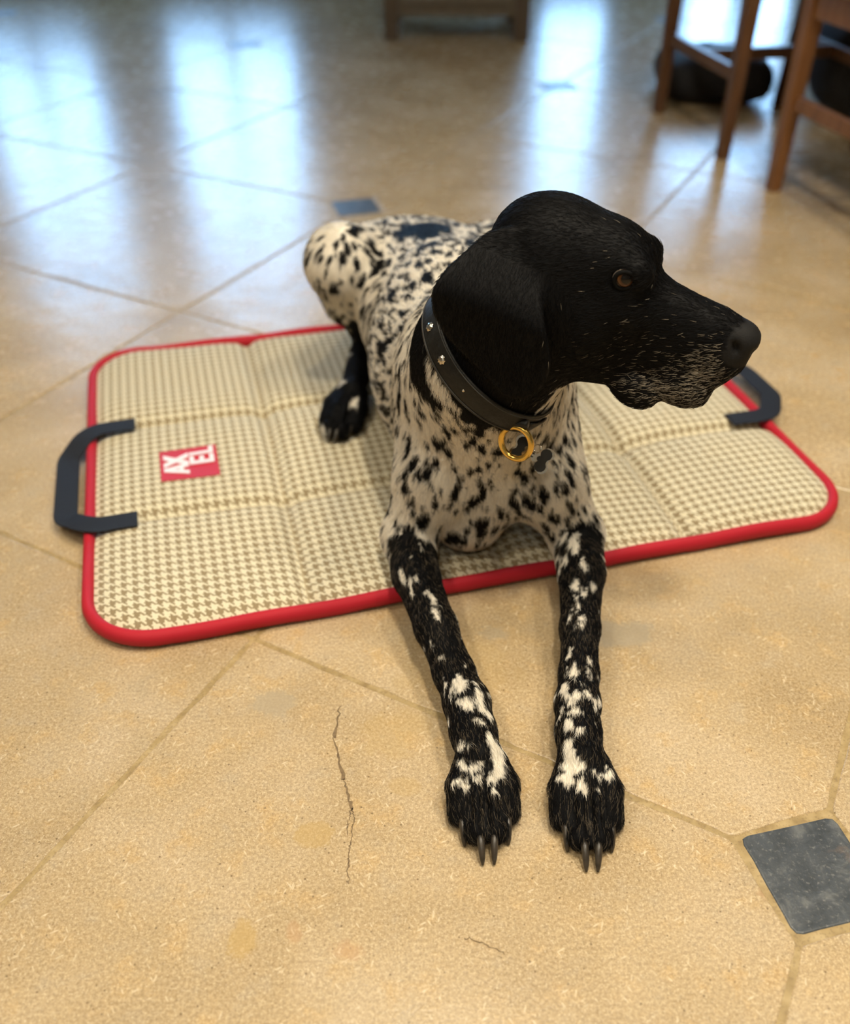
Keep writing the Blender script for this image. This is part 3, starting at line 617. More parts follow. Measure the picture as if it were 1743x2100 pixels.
def build_dog(h=.003):
    F=Field((-.23,.455,.0),(.34,1.56,.505),h)
    A=np.array
    # trunk
    F.ell((.075,.965,.150),(.082,.105,.112),k=.03)
    F.ell((.044,1.09,.168),(.116,.19,.135),k=.05)
    F.ell((.008,1.25,.164),(.104,.17,.098),k=.05)
    F.ell((-.004,1.36,.146),(.105,.11,.085),k=.05)
    F.cone((.080,.880,.130),(.050,.882,.072),.044,.046,.02)      # prosternum to brisket
    # neck
    F.chain([((.070,1.00,.20),.094),((.064,.915,.240),.092),((.062,.834,.304),.0680),((.086,.822,.336),.060),((.108,.812,.385),.055)],.035)
    F.cone((.072,.915,.150),(.066,.850,.280),.082,.066,.04)
    # shoulders and upper arms
    for s,sh,sc,el in((-1,(.012,.872,.130),(.022,.99,.24),(-.018,.852,.060)),(1,(.136,.874,.122),(.112,.99,.24),(.175,.856,.060))):
        F.cone(sc,sh,.042,.046,.045)
        F.cone(sh,el,.045,.029,.016)
        el=A(el);F.cone(el,el+A([-.004*s,.035,-.010]),.026,.020,.02)
    # forearms, wrists and forefeet: (x,y,z),r
    LR=[((-.018,.852,.060),.030),((-.010,.790,.053),.0240),((.012,.715,.046),.0205),((.030,.660,.036),.0190),((.042,.622,.034),.0208),((.047,.590,.031),.0200),((.052,.560,.030),.0205)]
    LL=[((.175,.856,.060),.030),((.175,.795,.053),.0240),((.164,.715,.046),.0188),((.157,.660,.036),.0178),((.151,.622,.034),.0200),((.148,.590,.031),.0195),((.147,.560,.030),.0205)]
    F.chain(LR,.014);F.chain(LL,.014)
    toes=[]
    toes.append(paw(F,(.053,.553,.028),(.056,.487,.0),.055,.030))
    toes.append(paw(F,(.148,.551,.028),(.147,.481,.0),.055,.030))
    F.cone((.053,.560,.026),(.055,.520,.014),.018,.012,.010);F.cone((.148,.560,.026),(.147,.514,.014),.018,.012,.010)
    # hind legs: right one in view, left mirrored
    for s,x0 in((-1,0.),(1,.12)):
        mx=lambda x:x if s<0 else .055-x*1.0
        hip=(mx(-.055),1.36,.165);kn=(mx(-.116),1.250,.222);hk=(mx(-.088),1.318,.070);ft=(mx(-.107),1.180,.054);tp=(mx(-.126),1.106,.025)
        F.cone(hip,kn,.072,.047,.04)
        F.cone(kn,hk,.047,.021,.03);kk=A(kn)*.55+A(hk)*.45+A([.012*s,-.004,0]);F.cone(kn,kk,.046,.034,.02)
        F.cone(hk,ft,.021,.017,.012)
        t=paw(F,ft,tp,.050,.030,1.,.025)
        F.cone(ft,(tp[0],tp[1]+.025,.042),.019,.014,.012)
        toes.append(t)
    # tail, tucked
    F.chain([((-.005,1.44,.17),.026),((.01,1.50,.09),.017),((.05,1.53,.045),.012)],.02)
    # head
    F.hell(42,-6,0,62,52,50,.02)
    F.hell(86,4,0,44,41,40,.02)
    for c in(-1,1):
        F.hell(115,17,27*c,13,13,11,.024)
        F.hell(70,-48,24*c,52,46,32,.02)
        F.hell(112,-20,26*c,30,24,16,.02)
    fr=(HO,HM,HU,HL)
    m=.001
    st=[(100,0,-82,26,34),(128,0,-82,16,31),(150,0,-81,11,28),(175,0,-81,9,27),(200,0,-78,9,26),(216,0,-71,6,24),(228,0,-52,4,19),(235,0,-36,0,13)]
    F.loft(fr,A(st)*m,.014,2.4)
    F.hell(220,-9,0,18,14.5,19,.006)
    for c in(-1,1):
        F.hell(160,-88,22*c,22,17,9,.010)
        F.hell(193,-68,15*c,29,20,14,.012)
    F.hell(88,-82,0,60,28,30,.03)
    # eye sockets, nostrils, mouth line
    for c in(-1,1):
        F.hell(105,13,42*c,11,9,8,.006,cut=True)
        F.hell(238,-12,9*c,6,3.5,4,.003,cut=True);F.hell(219,-11,22*c,8,3.4,8,.002,cut=True,tilt=-50)
    ears(F,-1,.004);ears(F,1,.004,24)
    return F,toes
def surface_nets(F):
    D=F.D;n=A_n=np.array(D.shape)
    ins=D<0
    c=[]
    for dx in(0,1):
        for dy in(0,1):
            for dz in(0,1):c.append(ins[dx:n[0]-1+dx,dy:n[1]-1+dy,dz:n[2]-1+dz])
    cnt=sum(x.astype(np.int8) for x in c)
    act=(cnt>0)&(cnt<8)
    idx=np.full(act.shape,-1,np.int64);cells=np.argwhere(act);idx[act]=np.arange(len(cells))
    corners=[(dx,dy,dz) for dx in(0,1) for dy in(0,1) for dz in(0,1)]
    val=np.stack([D[cells[:,0]+o[0],cells[:,1]+o[1],cells[:,2]+o[2]] for o in corners],1)
    S=np.zeros((len(cells),3));N=np.zeros(len(cells))
    for i in range(8):
        for j in range(i+1,8):
            o,p=np.array(corners[i]),np.array(corners[j])
            if abs(o-p).sum()!=1:continue
            a,b=val[:,i],val[:,j];m=(a<0)!=(b<0)
            t=np.where(m,a/np.where(m,a-b,1),0)
            S+=m[:,None]*(o+t[:,None]*(p-o));N+=m
    V=F.lo+F.h*(cells+S/N[:,None])
    Q=[]
    for ax in range(3):
        o=[(1,2),(2,0),(0,1)][ax]
        sl0=[slice(None)]*3;sl1=[slice(None)]*3
        sl0[ax]=slice(0,-1);sl1[ax]=slice(1,None)
        a=ins[tuple(sl0)];b=ins[tuple(sl1)]
        e=np.argwhere(a!=b)
        e=e[(e[:,o[0]]>0)&(e[:,o[1]]>0)&(e[:,o[0]]<n[o[0]]-1)&(e[:,o[1]]<n[o[1]]-1)]
        sgn=a[e[:,0],e[:,1],e[:,2]]
        def g(d0,d1):
            c=e.copy();c[:,o[0]]-=d0;c[:,o[1]]-=d1;return idx[c[:,0],c[:,1],c[:,2]]
        q=np.stack([g(1,1),g(0,1),g(0,0),g(1,0)],1)
        q[~sgn]=q[~sgn][:,::-1]
        Q.append(q)
    Q=np.concatenate(Q);return V,Q
def relax(V,Q,it=2,l=.5):
    e=np.concatenate([Q[:,[0,1]],Q[:,[1,2]],Q[:,[2,3]],Q[:,[3,0]]])
    for k in range(it):
        S=np.zeros_like(V);C=np.zeros(len(V))
        for j in range(3):S[:,j]=np.bincount(e[:,0],V[e[:,1],j],len(V))+np.bincount(e[:,1],V[e[:,0],j],len(V))
        C=np.bincount(e[:,0],minlength=len(V))+np.bincount(e[:,1],minlength=len(V))
        V=V+(S/C[:,None]-V)*(l if k%2==0 else -l*1.02)
    return V
def quad_normals(V,Q):
    n=np.cross(V[Q[:,2]]-V[Q[:,0]],V[Q[:,3]]-V[Q[:,1]])
    N=np.zeros_like(V)
    for i in range(4):
        for j in range(3):N[:,j]+=np.bincount(Q[:,i],n[:,j],len(V))
    return N/np.maximum(np.linalg.norm(N,axis=1,keepdims=True),1e-12)

rng = np.random.default_rng(11)
FLD, TOES = build_dog(DOG_H)
DV, DQ = surface_nets(FLD); DV = relax(DV, DQ, 4)
DV[:, 2] = np.maximum(DV[:, 2], np.where(DV[:, 1] > .83, .0075, .0008))
DN = quad_normals(DV, DQ)
# --- value noise and spot field, evaluated on points (coat pattern)
def _hash(ix, iy, iz, s):
    h = (ix.astype(np.int64) * 73856093) ^ (iy.astype(np.int64) * 19349663) ^ (iz.astype(np.int64) * 83492791) ^ (s * 2654435761)
    h = (h ^ (h >> 13)) * 1274126177; h = h & 0x7fffffff; h = (h ^ (h >> 16)) * 2246822519; h = h & 0xffffffff
    return ((h ^ (h >> 15)) & 0xffffff) / float(0xffffff)
def vnoise(P, sc, s):
    X = P * sc; I = np.floor(X); f_ = X - I; f_ = f_ * f_ * (3 - 2 * f_); I = I.astype(np.int64); r = 0
    for a in (0, 1):
        for b in (0, 1):
            for c in (0, 1):
                w = (f_[:, 0] if a else 1 - f_[:, 0]) * (f_[:, 1] if b else 1 - f_[:, 1]) * (f_[:, 2] if c else 1 - f_[:, 2])
                r = r + w * _hash(I[:, 0] + a, I[:, 1] + b, I[:, 2] + c, s)
    return r
def ss(x, a, b):
    t = np.clip((x - a) / (b - a), 0, 1); return t * t * (3 - 2 * t)
CC = np.array(COLLAR_C); CN = np.array(COLLAR_N); CN = CN / np.linalg.norm(CN)
LEG_AX = [np.array(q, float) for q in (((-.022, .852, .060), (.012, .715, .046), (.042, .622, .034), (.056, .487, .01)), ((.180, .856, .060), (.164, .715, .046), (.151, .622, .034), (.147, .481, .01)))]
def leg_dist(P):
    d = np.full(len(P), 9.)
    for ax in LEG_AX:
        for p, q in zip(ax[:-1], ax[1:]):
            v = q - p; t = np.clip(((P - p) @ v) / (v @ v), 0, 1); d = np.minimum(d, np.linalg.norm(P - p - t[:, None] * v, axis=1))
    return d
def regions(P):
    Y = (P - HO) * 1000; a, b, c = Y @ HM, Y @ HU, Y @ HL
    s = (P - CC) @ CN
    head = (s > 0) & (P[:, 1] < 1.0) & (P[:, 2] > .16)
    leg = ss(-P[:, 1], -.855, -.745) * (leg_dist(P) < .040) * (~head)
    hind = (P[:, 1] > 1.02) & (P[:, 0] < -.04) & (P[:, 2] < .16)
    return a, b, c, s, head, leg, hind
def flow(P, N):
    a, b, c, s, head, leg, hind = regions(P)
    tr = ss(P[:, 1], .86, 1.02)[:, None]
    v = np.array((0, -.15, -1.)) * (1 - tr) + np.array((-.12, 1., -.35)) * tr
    v = v + (P[:, [0]] - .065) * np.array((3., 0, 0)) * (1 - tr)
    lv = np.where(P[:, [0]] < .1, np.array((.25, -1, -.15)), np.array((-.12, -1, -.15)))
    l_ = leg[:, None]; v = v * (1 - l_) + lv * l_
    th = (P[:, 1] > 1.1) & (P[:, 0] < -.06)
    v[th] = np.array((-.1, .25, -1)); v[hind & (P[:, 2] < .07)] = np.array((-.1, -1, -.2))
    hv = -HM * 1.0 - HU * .45 + 0 * P
    ear = (a < 85) & (b < 22) & (np.abs(c) > 52); hv[ear] = -HU * 1 + HM * .15
    v[head] = hv[head]
    v = v - (v * N).sum(1, keepdims=True) * N
    return v / np.maximum(np.linalg.norm(v, axis=1, keepdims=True), 1e-6)
def worley(P, FL, cell, st, dens, rmin, rmax, seed):
    """union of randomly placed blotches stretched along the hair; returns signed value >0 inside"""
    best = np.full(len(P), -9.); I0 = np.floor(P / cell).astype(np.int64)
    for dx in (-1, 0, 1):
        for dy in (-1, 0, 1):
            for dz in (-1, 0, 1):
                I = I0 + np.array((dx, dy, dz)); h = [_hash(I[:, 0], I[:, 1], I[:, 2], seed + k) for k in range(5)]
                C = (I + np.stack(h[:3], 1)) * cell; d = P - C; par = (d * FL).sum(1); d2 = (d * d).sum(1) - par * par + (par / st) ** 2
                r = rmin + (rmax - rmin) * h[3] ** 1.6
                v = 1 - np.sqrt(np.maximum(d2, 0)) / r; v = np.where(h[4] < dens, v, -9); best = np.maximum(best, v)
    return best
ANCH = np.array(COAT_ANCHORS) if COAT_ANCHORS else np.zeros((0, 6))   # x, y, z, radius, +1 black / -1 white, stretch
def coat(P, N, FL):
    """0 = white hair, 1 = black hair"""
    a, b, c, s, head, leg, hind = regions(P)
    W1 = np.stack([vnoise(P, 95, k) - .5 for k in (1, 2, 3)], 1) * .008 + np.stack([vnoise(P, 330, k) - .5 for k in (4, 5, 6)], 1) * .0065
    Q = P + W1
    y, x, z = P[:, 1], P[:, 0], P[:, 2]
    back = ss(y, .93, 1.02)
    dens = .54 + .28 * back
    dens = np.where((y > 1.12) & (x < -.085), .46, dens)
    Q2 = P + W1 * .45
    v = np.maximum(worley(Q2, FL, .0112, 1.9, dens, .0028, .0061, 20), worley(Q2 + .9, FL, .0085, 2.2, dens * .7, .0012, .0034, 120))
    v2 = worley(Q2 + .5, FL, .022, 1.6, dens * (.60 + .22 * back), .0040, .0092, 40)
    blk = np.maximum(v, v2)
    blk = np.where((y > .93) & (vnoise(Q, 26, 77) * .6 + vnoise(Q, 60, 78) * .4 > .66) & (z > .12) & ~((y > 1.12) & (x < -.085)), np.maximum(blk, .25), blk)
    # forelegs: black with pale flecks from the elbow to the wrist, blotched pasterns, dark toes
    lf = worley(Q + .3, FL, .015, 2.8, .45, .0012, .0046, 60)
    legv = np.where(y > .665, .5 - np.maximum(lf, -.2) * 1.4, .5 - np.maximum(worley(Q + .7, FL, .013, 1.3, .55, .003, .0085, 80), -.2) * 1.3)
    legv = np.where(y < .556, .6, legv)
    k = np.clip(leg * 1.5 + (vnoise(Q, 55, 9) - .5) * 1.5, 0, 1)
    blk = np.where(leg > 0, blk * (1 - (k > .5)) + legv * (k > .5), blk)
    blk = np.where(hind & (z < .135 + .03 * (vnoise(Q, 60, 12) - .5)), .6 - 1.0 * (worley(Q, FL, .02, 1.5, .22, .003, .008, 90) > 0), blk)
    thr = head & (b < -112 - 10 * vnoise(Q, 80, 5)) & (a > 66) & (c > -34)
    blk = np.where(head & ~thr, 1., blk)
    edge = ss(s + (vnoise(Q, 60, 15) - .5) * .02, -.030, -.012)
    blk = np.where(~head & (y < 1.0) & (z > .2) & (edge > .5) & (x < .075), 1., blk)
    # larger patches
    for px_, py_, pz_, r_, sg, st in ANCH:
        d = Q - np.array((px_, py_, pz_)); par = (d * FL).sum(1); dd = np.sqrt(np.maximum((d * d).sum(1) - par * par + (par / st) ** 2, 0)) / r_
        if sg > 0: blk = np.where(dd < 1.25, np.maximum(blk, 1.0 - dd), blk)
        else: blk = np.where(dd < 1.25, np.minimum(blk, dd - 1.0), blk)
    return blk
def coat_rgb(P, N, FL, r, base=False):
    blk = coat(P, N, FL); a, b, c, s, head, leg, hind = regions(P)
    m = ss(blk, -.10, .12)
    m = np.clip(m + (r - .5) * .35 * (np.abs(m - .5) < .49), 0, 1)
    col = np.array((.80, .74, .63)) * (1 - m[:, None]) + np.array((.0028, .0028, .0034)) * m[:, None]
    # grizzled muzzle: scattered pale hairs
    g = np.exp(-(((a - 207) / 17) ** 2 + ((b + 42) / 22) ** 2)) * .85 + np.exp(-(((a - 192) / 26) ** 2 + ((b + 68) / 12) ** 2)) * .75 + np.exp(-(((a - 163) / 24) ** 2 + ((b + 80) / 10) ** 2)) * .45 + np.exp(-(((a - 160) / 50) ** 2 + ((b + 45) / 40) ** 2)) * .04 + .004
    g = g * head * (a > 60)
    gh = (r < g) & (not base)
    col = np.where(gh[:, None], np.array((.40, .345, .265)) * (.35 + 1.0 * vnoise(P, 900, 31))[:, None], col)
    # brown-black legs carry some paler hair tips
    gl = (leg > .2) & (r > .86) & (m > .5); col = np.where(gl[:, None], np.array((.12, .095, .065)), col)
    nz = head & (((a - 226) / 17) ** 2 + ((b + 9) / 19) ** 2 + (vnoise(P, 400, 55) - .5) * .35 < 1); col = np.where(nz[:, None], np.array((.013, .0125, .0125)), col)
    return col, m
FLV = flow(DV, DN)
vcol, vm = coat_rgb(DV, DN, FLV, np.full(len(DV), .85), True)
def coat_mat(name, hair):
    t = NT(name); at = t.n('ShaderNodeAttribute', attribute_name='coat', attribute_type='GEOMETRY').outputs['Color']
    if hair: return t.out(at, .5, spec=.12)
    n = t.noise(t.pos(), 700, 3); t.bump(n, .35, .0008); m_ = t.out(at, .6, spec=.12); return m_
M_coat = coat_mat('short_coat', False); M_hair = coat_mat('short_hair', True)
dog = empty('dog', (.06, 1.0, 0)); tag(dog, 'black-headed white and black ticked pointer dog lying on the mat, looking right', 'dog')
body = pyd('body', [], [], None, None)
me = body.data; me.vertices.add(len(DV)); me.vertices.foreach_set('co', (DV - np.array((.06, 1.0, 0))).astype(np.float32).ravel())
me.loops.add(len(DQ) * 4); me.loops.foreach_set('vertex_index', DQ.astype(np.int32).ravel()); me.polygons.add(len(DQ)); me.polygons.foreach_set('loop_start', np.arange(0, len(DQ) * 4, 4, dtype=np.int32)); me.polygons.foreach_set('loop_total', np.full(len(DQ), 4, np.int32)); me.polygons.foreach_set('use_smooth', np.ones(len(DQ), bool))
me.update(calc_edges=True); me.validate()
ca = me.color_attributes.new('coat', 'FLOAT_COLOR', 'POINT'); ca.data.foreach_set('color', np.concatenate([vcol, np.ones((len(DV), 1))], 1).astype(np.float32).ravel())
me.materials.append(M_coat); body.parent = dog
# --- the mat gives way under the dog
_ins = FLD.D < 0.004; _k = _ins.argmax(2); _z0 = np.where(_ins.any(2), FLD.lo[2] + FLD.h * _k, 9.)
for _ in range(2):
    _p = np.pad(_z0, 1, mode='edge'); _z0 = np.min([_p[a:a + _z0.shape[0], b:b + _z0.shape[1]] for a in (0, 1, 2) for b in (0, 1, 2)], 0)
def sink(o, low):
    n = len(o.data.vertices); c = np.empty(n * 3, np.float32); o.data.vertices.foreach_get('co', c); c = c.reshape(-1, 3)
    wx = MAT_O[0] + c[:, 0] * E1[0] + c[:, 1] * E2[0]; wy = MAT_O[1] + c[:, 0] * E1[1] + c[:, 1] * E2[1]
    i = np.clip(np.round((wx - FLD.lo[0]) / FLD.h).astype(int), 0, FLD.n[0] - 1); j = np.clip(np.round((wy - FLD.lo[1]) / FLD.h).astype(int), 0, FLD.n[1] - 1)
    ok = (wx > FLD.lo[0]) & (wy > FLD.lo[1]) & (wx < FLD.lo[0] + FLD.h * FLD.n[0]) & (wy < FLD.lo[1] + FLD.h * FLD.n[1])
    zl = np.where(ok, _z0[i, j] - .003, 9.); c[:, 2] = np.where(c[:, 2] > .003, np.maximum(np.minimum(c[:, 2], zl), low), c[:, 2])
    o.data.vertices.foreach_set('co', c.ravel()); o.data.update()
for o in mat.children:
    if o.name.split('.')[0] in ('quilted_pad', 'seam', 'piping'): sink(o, .004)
# --- short hair as real strands
p0, p1, p2, p3 = (DV[DQ[:, k]] for k in range(4))
ar = np.linalg.norm(np.cross(p2 - p0, p3 - p1), axis=1) * .5
pc = (p0 + p1 + p2 + p3) / 4; w = ar.copy()
rA, rB, rC, rS, rH, rL, rHi = regions(pc)
nose = (((rA - 226) / 17) ** 2 + ((rB + 9) / 19) ** 2 < 1) & rH
w[nose] = 0; w[pc[:, 2] < .004] = 0
w *= np.where(rH, 1.1, 1.) * np.where(pc[:, 1] > 1.15, .75, 1.) * np.where(rL > .3, 1.5, 1.)
view = np.array((0, 0, CAM_H)) - pc; view /= np.linalg.norm(view, axis=1, keepdims=True)
qi = rng.choice(len(DQ), N_HAIR, p=w / w.sum())
u_, v_ = rng.random(N_HAIR)[:, None], rng.random(N_HAIR)[:, None]
R0 = (p0[qi] * (1 - u_) + p1[qi] * u_) * (1 - v_) + (p3[qi] * (1 - u_) + p2[qi] * u_) * v_
NN = sum(DN[DQ[qi, k]] for k in range(4)); NN /= np.linalg.norm(NN, axis=1, keepdims=True)
FH = flow(R0, NN); FH = FH + rng.normal(size=FH.shape) * .22; FH -= (FH * NN).sum(1, keepdims=True) * NN; FH /= np.linalg.norm(FH, axis=1, keepdims=True)
hr = rng.random(N_HAIR); hcol, hm = coat_rgb(R0, NN, flow(R0, NN), hr)
hcol = hcol * (.75 + .5 * rng.random((N_HAIR, 1)))
_a, _b, _c, _s, _h, _l, _hi = regions(R0)
Lh = np.where(_h, .0052, .0085) * np.where(_l > .3, .8, 1.) * (.7 + .6 * rng.random(N_HAIR))
LIFT = np.where(_h, .10, .16)[:, None]
pts = np.stack([R0, R0 + (FH * .5 + NN * LIFT * 1.0) * Lh[:, None] * .9, R0 + (FH * 1.0 + NN * LIFT * .9) * Lh[:, None]], 1)
pts[..., 2] = np.maximum(pts[..., 2], .0006)
hc = bpy.data.hair_curves.new('fur'); hc.add_curves([3] * N_HAIR)
hc.attributes['position'].data.foreach_set('vector', (pts - np.array((.06, 1.0, 0))).astype(np.float32).ravel())
ra = hc.attributes.get('radius') or hc.attributes.new('radius', 'FLOAT', 'POINT')
ra.data.foreach_set('value', np.tile(np.array((.00013, .00011, .00003), np.float32), N_HAIR))
hcl = hc.attributes.new('coat', 'FLOAT_COLOR', 'CURVE'); hcl.data.foreach_set('color', np.concatenate([hcol, np.ones((N_HAIR, 1))], 1).astype(np.float32).ravel())
fur = bpy.data.objects.new('fur', hc); COL.objects.link(fur); hc.materials.append(M_hair); fur.parent = dog; fur['kind'] = 'stuff'; fur['label'] = 'short smooth hair of the coat'
# --- claws
DO = np.array((.06, 1.0, 0))
M_claw = flat_mat('claw_horn', (.040, .032, .024), .38, 150, .35)
for f_, toes in enumerate(TOES):
    for (k2, ax, r, o, gz_) in toes:
        sd = np.array([ax[1], -ax[0], 0]); inn = -sd * o * .0028 if abs(o) < 1 else -sd * o * .0006
        base = k2 + ax * r * .62 + np.array((0, 0, r * .25)) + inn * .6; ln = .021 if f_ < 2 else .015
        P = [base + (ax * t * ln + inn * t) + np.array((0, 0, (.006 * t * (1 - t) - (base[2] - .0022 - gz_ * 1.06) * t ** 1.7))) for t in np.linspace(0, 1, 8)]
        tube('claw', np.array(P) - DO, [.0033, .0035, .0035, .0034, .0032, .0029, .0024, .0012], M_claw, dog, 10)
# --- eyes
def eye_mat():
    t = NT('eye'); o = t.obj(); sp = t.n('ShaderNodeSeparateXYZ', {0: o}); r = t.math('SQRT', t.math('ADD', t.math('POWER', sp.outputs[0], 2), t.math('POWER', sp.outputs[1], 2)))
    an = t.noise(o, 900, 3); rr = t.math('ADD', r, t.math('MULTIPLY', t.math('SUBTRACT', an, .5), .0006))
    c = t.ramp(t.math('DIVIDE', rr, .012), [(.0, (.004, .003, .003)), (.36, (.004, .003, .003)), (.42, (.050, .019, .007)), (.56, (.11, .042, .012)), (.64, (.012, .006, .004)), (.72, (.20, .16, .13)), (1., (.24, .2, .17))])
    return t.out(c, .04, spec=.35)
M_eye = eye_mat(); M_lid = flat_mat('eyelid_skin', (.004, .004, .004), .8, 200, .2, spec=.1)
for sd in (-1, 1):
    ec = hp(*EYE_C[:2], EYE_C[2] * sd); gz = HL * sd * .86 + HM * .30 + HU * .22 + (np.array((0, -.25, .1)) if sd < 0 else 0); gz = gz / np.linalg.norm(gz)
    bm = bmesh.new(); bmesh.ops.create_uvsphere(bm, u_segments=32, v_segments=20, radius=.0118)
    for v in bm.verts:
        if v.co.z > .0095: v.co.z += .0008
    e = bmo('eye', bm, M_eye, dog, True); e.location = Vector(ec - DO); e.rotation_mode = 'QUATERNION'; e.rotation_quaternion = Vector(gz).to_track_quat('Z', 'Y'); e['label'] = 'amber brown eye'
    out = HL * sd * .92 + HM * .28 + HU * .06; out /= np.linalg.norm(out); ux = HM - (HM @ out) * out; ux /= np.linalg.norm(ux); uy = np.cross(out, ux); uy = uy if uy @ HU > 0 else -uy
    tl = math.radians(EYE_TILT); X_ = ux * math.cos(tl) + uy * math.sin(tl); Y_ = -ux * math.sin(tl) + uy * math.cos(tl)
    P = []
    for q in np.linspace(0, 2 * math.pi, 40, endpoint=False):
        x_, y_ = .0086 * math.cos(q), .0074 * math.sin(q) * (1 - .12 * math.cos(q)); d = math.sqrt(max(0, .0122 ** 2 - x_ * x_ - y_ * y_)); P.append(ec - DO + X_ * x_ + Y_ * y_ + out * d)
    tube('eyelid', P, .0021, M_lid, dog, 8, True)

# ---------------------------------------------------------------- collar with ring, and the bone tag
def fval(p):
    i = (np.array(p) - FLD.lo) / FLD.h; i0 = np.clip(np.floor(i).astype(int), 0, FLD.n - 2); f_ = i - i0; r = 0
    for a in (0, 1):
        for b in (0, 1):
            for c in (0, 1): r += (f_[0] if a else 1 - f_[0]) * (f_[1] if b else 1 - f_[1]) * (f_[2] if c else 1 - f_[2]) * FLD.D[i0[0] + a, i0[1] + b, i0[2] + c]
    return r
M_leather = flat_mat('black_leather', (.0085, .0080, .0070), .48, 260, .25, .25, spec=.32); M_brass = flat_mat('brass', (.78, .50, .12), .22, 60, .12, metal=1); M_steel = flat_mat('nickel', (.55, .50, .42), .2, 60, .08, metal=1)
M_stitch = flat_mat('black_thread', (.03, .028, .025), .7, 300, .2)
NXc = np.cross(CN, (0, 0, 1.)); NXc /= np.linalg.norm(NXc); NYc = np.cross(CN, NXc)
NA = 96
def edge_radius(off):
    rad = np.zeros(NA)
    for k in range(NA):
        a = 2 * math.pi * k / NA; d = NXc * math.cos(a) + NYc * math.sin(a); r = .04
        while r < COLLAR_RMAX and fval(CC + d * r + CN * off) < .0005: r += .0008
        rad[k] = r
    f_ = np.fft.rfft(rad); f_[6:] = 0; q = np.maximum(np.fft.irfft(f_, NA), rad); q = (np.roll(q, 1) + q * 2 + np.roll(q, -1)) / 4; return q + .0020
RAD_LO, RAD_HI = edge_radius(-.0125), edge_radius(.0125)
collar = empty('dog_collar', tuple(CC)); tag(collar, 'black leather collar with metal studs and brass ring around the dog\'s neck', 'collar')
def cpt(k, off, h): 
    k = k % NA; i = int(k); f_ = k - i; t_ = np.clip(h / .025 + .5, 0, 1); R_ = RAD_LO * (1 - t_) + RAD_HI * t_; r = R_[i] * (1 - f_) + R_[(i + 1) % NA] * f_; a = 2 * math.pi * k / NA
    return NXc * math.cos(a) * (r + off) + NYc * math.sin(a) * (r + off) + CN * h
V = []; Fs = []; prof = [(.0, -.0125), (.0016, -.0125), (.0022, -.0110), (.0026, 0), (.0022, .0110), (.0016, .0125), (.0, .0125)]
for k in range(NA):
    for (o_, h_) in prof: V.append(cpt(k, o_, h_))
n_ = len(prof)
for k in range(NA):
    for q in range(n_): Fs.append((k * n_ + q, k * n_ + (q + 1) % n_, ((k + 1) % NA) * n_ + (q + 1) % n_, ((k + 1) % NA) * n_ + q))
bo = pyd('band', V, Fs, M_leather, collar, True)
for h_ in (-.0102, .0102): tube('stitching', [cpt(k, .0024, h_) for k in range(NA)], .0006, M_stitch, collar, 6, True)
def angle_of(pt):
    v = np.array(pt) - CC; return (math.atan2(v @ NYc, v @ NXc) / (2 * math.pi) * NA) % NA
def stud(k, r, rays):
    c = cpt(k, .0026, 0); n = cpt(k, .01, 0) - cpt(k, 0, 0); n /= np.linalg.norm(n); t = CN; s = np.cross(n, t); V = [c + n * r * .55]; Fs = []; m = 24
    for g, (rr, hh) in enumerate(((.45, .48), (.8, .3), (1., .0))):
        for q in range(m):
            a = 2 * math.pi * q / m; b = 1 + (.10 * math.cos(a * rays) if rays else 0); V.append(c + (t * math.cos(a) + s * math.sin(a)) * r * rr * b + n * r * (hh * (1 + (.35 * math.cos(a * rays) if rays and g else 0))))
    for q in range(m): Fs.append((0, 1 + q, 1 + (q + 1) % m))
    for g in range(2):
        for q in range(m): Fs.append((1 + g * m + q, 1 + (g + 1) * m + q, 1 + (g + 1) * m + (q + 1) % m, 1 + g * m + (q + 1) % m))
    return pyd('stud', V, Fs, M_steel, collar, True)
for p in STUDS: stud(angle_of(p), .0044, 8)
stud(angle_of(RIVET), .0014, 0)
# hanging brass ring, thick D shape
kr = angle_of(RING_P); c0 = cpt(kr, .004, -.006); n0 = cpt(kr, .01, 0) - cpt(kr, 0, 0); n0 /= np.linalg.norm(n0)
down = RING_D / np.linalg.norm(RING_D); sdv = RING_S - (RING_S @ down) * down; sdv /= np.linalg.norm(sdv)
P = []
for a in np.linspace(0, 2 * math.pi, 48, endpoint=False):
    P.append(c0 + down * (.014 - .017 * math.cos(a)) + sdv * .0155 * math.sin(a))
ro = tube('ring', P, .0031, M_brass, collar, 12, True); ro['label'] = 'polished brass ring'
kk = [cpt(kr + q, .0030, 0) for q in (-5, -3, -1, 1, 3, 5)]
P = [c0 + sdv * .010 * t - n0 * .001 - down * .004 + CN * .004 for t in np.linspace(-1, 1, 9)]
tube('ring_keeper', P, .0042, M_leather, collar, 10)
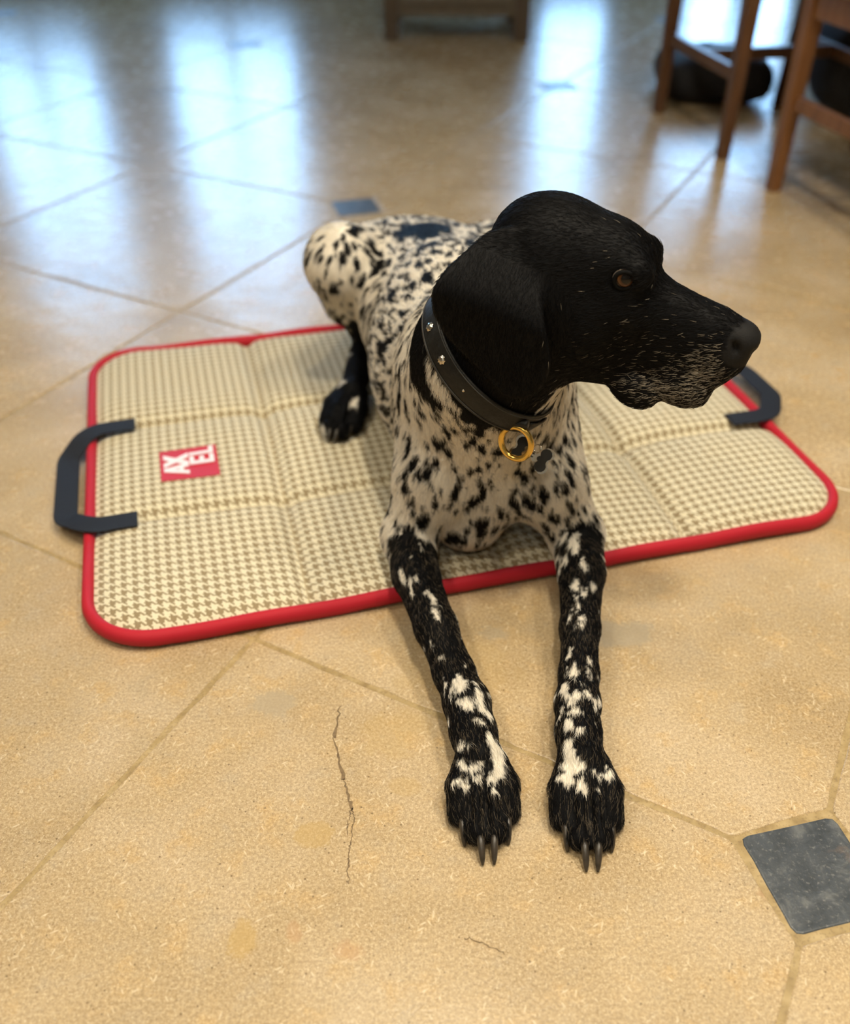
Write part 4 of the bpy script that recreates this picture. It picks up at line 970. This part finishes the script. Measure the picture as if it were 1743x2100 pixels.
# free strap end beside the ring
tube('strap_end', [cpt(kr + q, .0034 + .004 * max(0, (q - 3) / 9) ** 2, -.003 - .012 * max(0, (q - 2) / 9) ** 2) for q in np.linspace(2, 12, 12)], 1, M_leather, collar, 12, flat=(.0085, .0011, np.array([n0] * 12)))
# bone shaped tag
tagc = TAG_POS; tagr = empty('bone_tag', tuple(tagc)); tag(tagr, 'small black bone-shaped tag with silver rim hanging from the collar', 'tag')
X_ = TAG_X / np.linalg.norm(TAG_X); Y_ = TAG_Y - (TAG_Y @ X_) * X_; Y_ /= np.linalg.norm(Y_); Z_ = np.cross(X_, Y_); Z_ = Z_ if Z_ @ np.array((0, -1, .6)) > 0 else -Z_
def bone(s, bar=1.):
    pts = []
    def arc(cx, cy, r, a0, a1, n=9):
        for t in np.linspace(a0, a1, n): pts.append((cx + r * math.cos(math.radians(t)), cy + r * math.sin(math.radians(t))))
    arc(10, 5.0, 4.6, -55, 222); arc(-10, 5.0, 4.6, -42, 235); arc(-10, -5.0, 4.6, 125, 402); arc(10, -5.0, 4.6, 138, 415)
    return [(x * s, y * s) for x, y in pts]
def plate(name, s, z0, z1, m, parent, off=(0, 0)):
    B = bone(s * TAG_S); n = len(B); V = [(X_ * (x + off[0]) + Y_ * (y + off[1]) + Z_ * z) * .001 for z in (z0, z1) for x, y in B]
    return pyd(name, V, [tuple(range(n - 1, -1, -1)), tuple(range(n, 2 * n))] + [(k, (k + 1) % n, n + (k + 1) % n, n + k) for k in range(n)], m, parent)
M_enamel = flat_mat('black_enamel', (.014, .0135, .013), .5, 100, .1, spec=.25)
plate('rim', 1.08, -.8, .8, M_steel, tagr); plate('plate', .97, -.85, 1.0, M_enamel, tagr); mo = plate('bone_motif', .42, .8, 1.25, M_steel, tagr, (-1, 0))
tube('split_ring', [(Y_ * (7.5 + 4.2 * math.cos(a)) + X_ * 2.5 + (Z_ * .55 + X_ * .83) * 4.2 * math.sin(a)) * .001 for a in np.linspace(0, 2 * math.pi, 24, endpoint=False)], .0006, M_steel, tagr, 6, True)
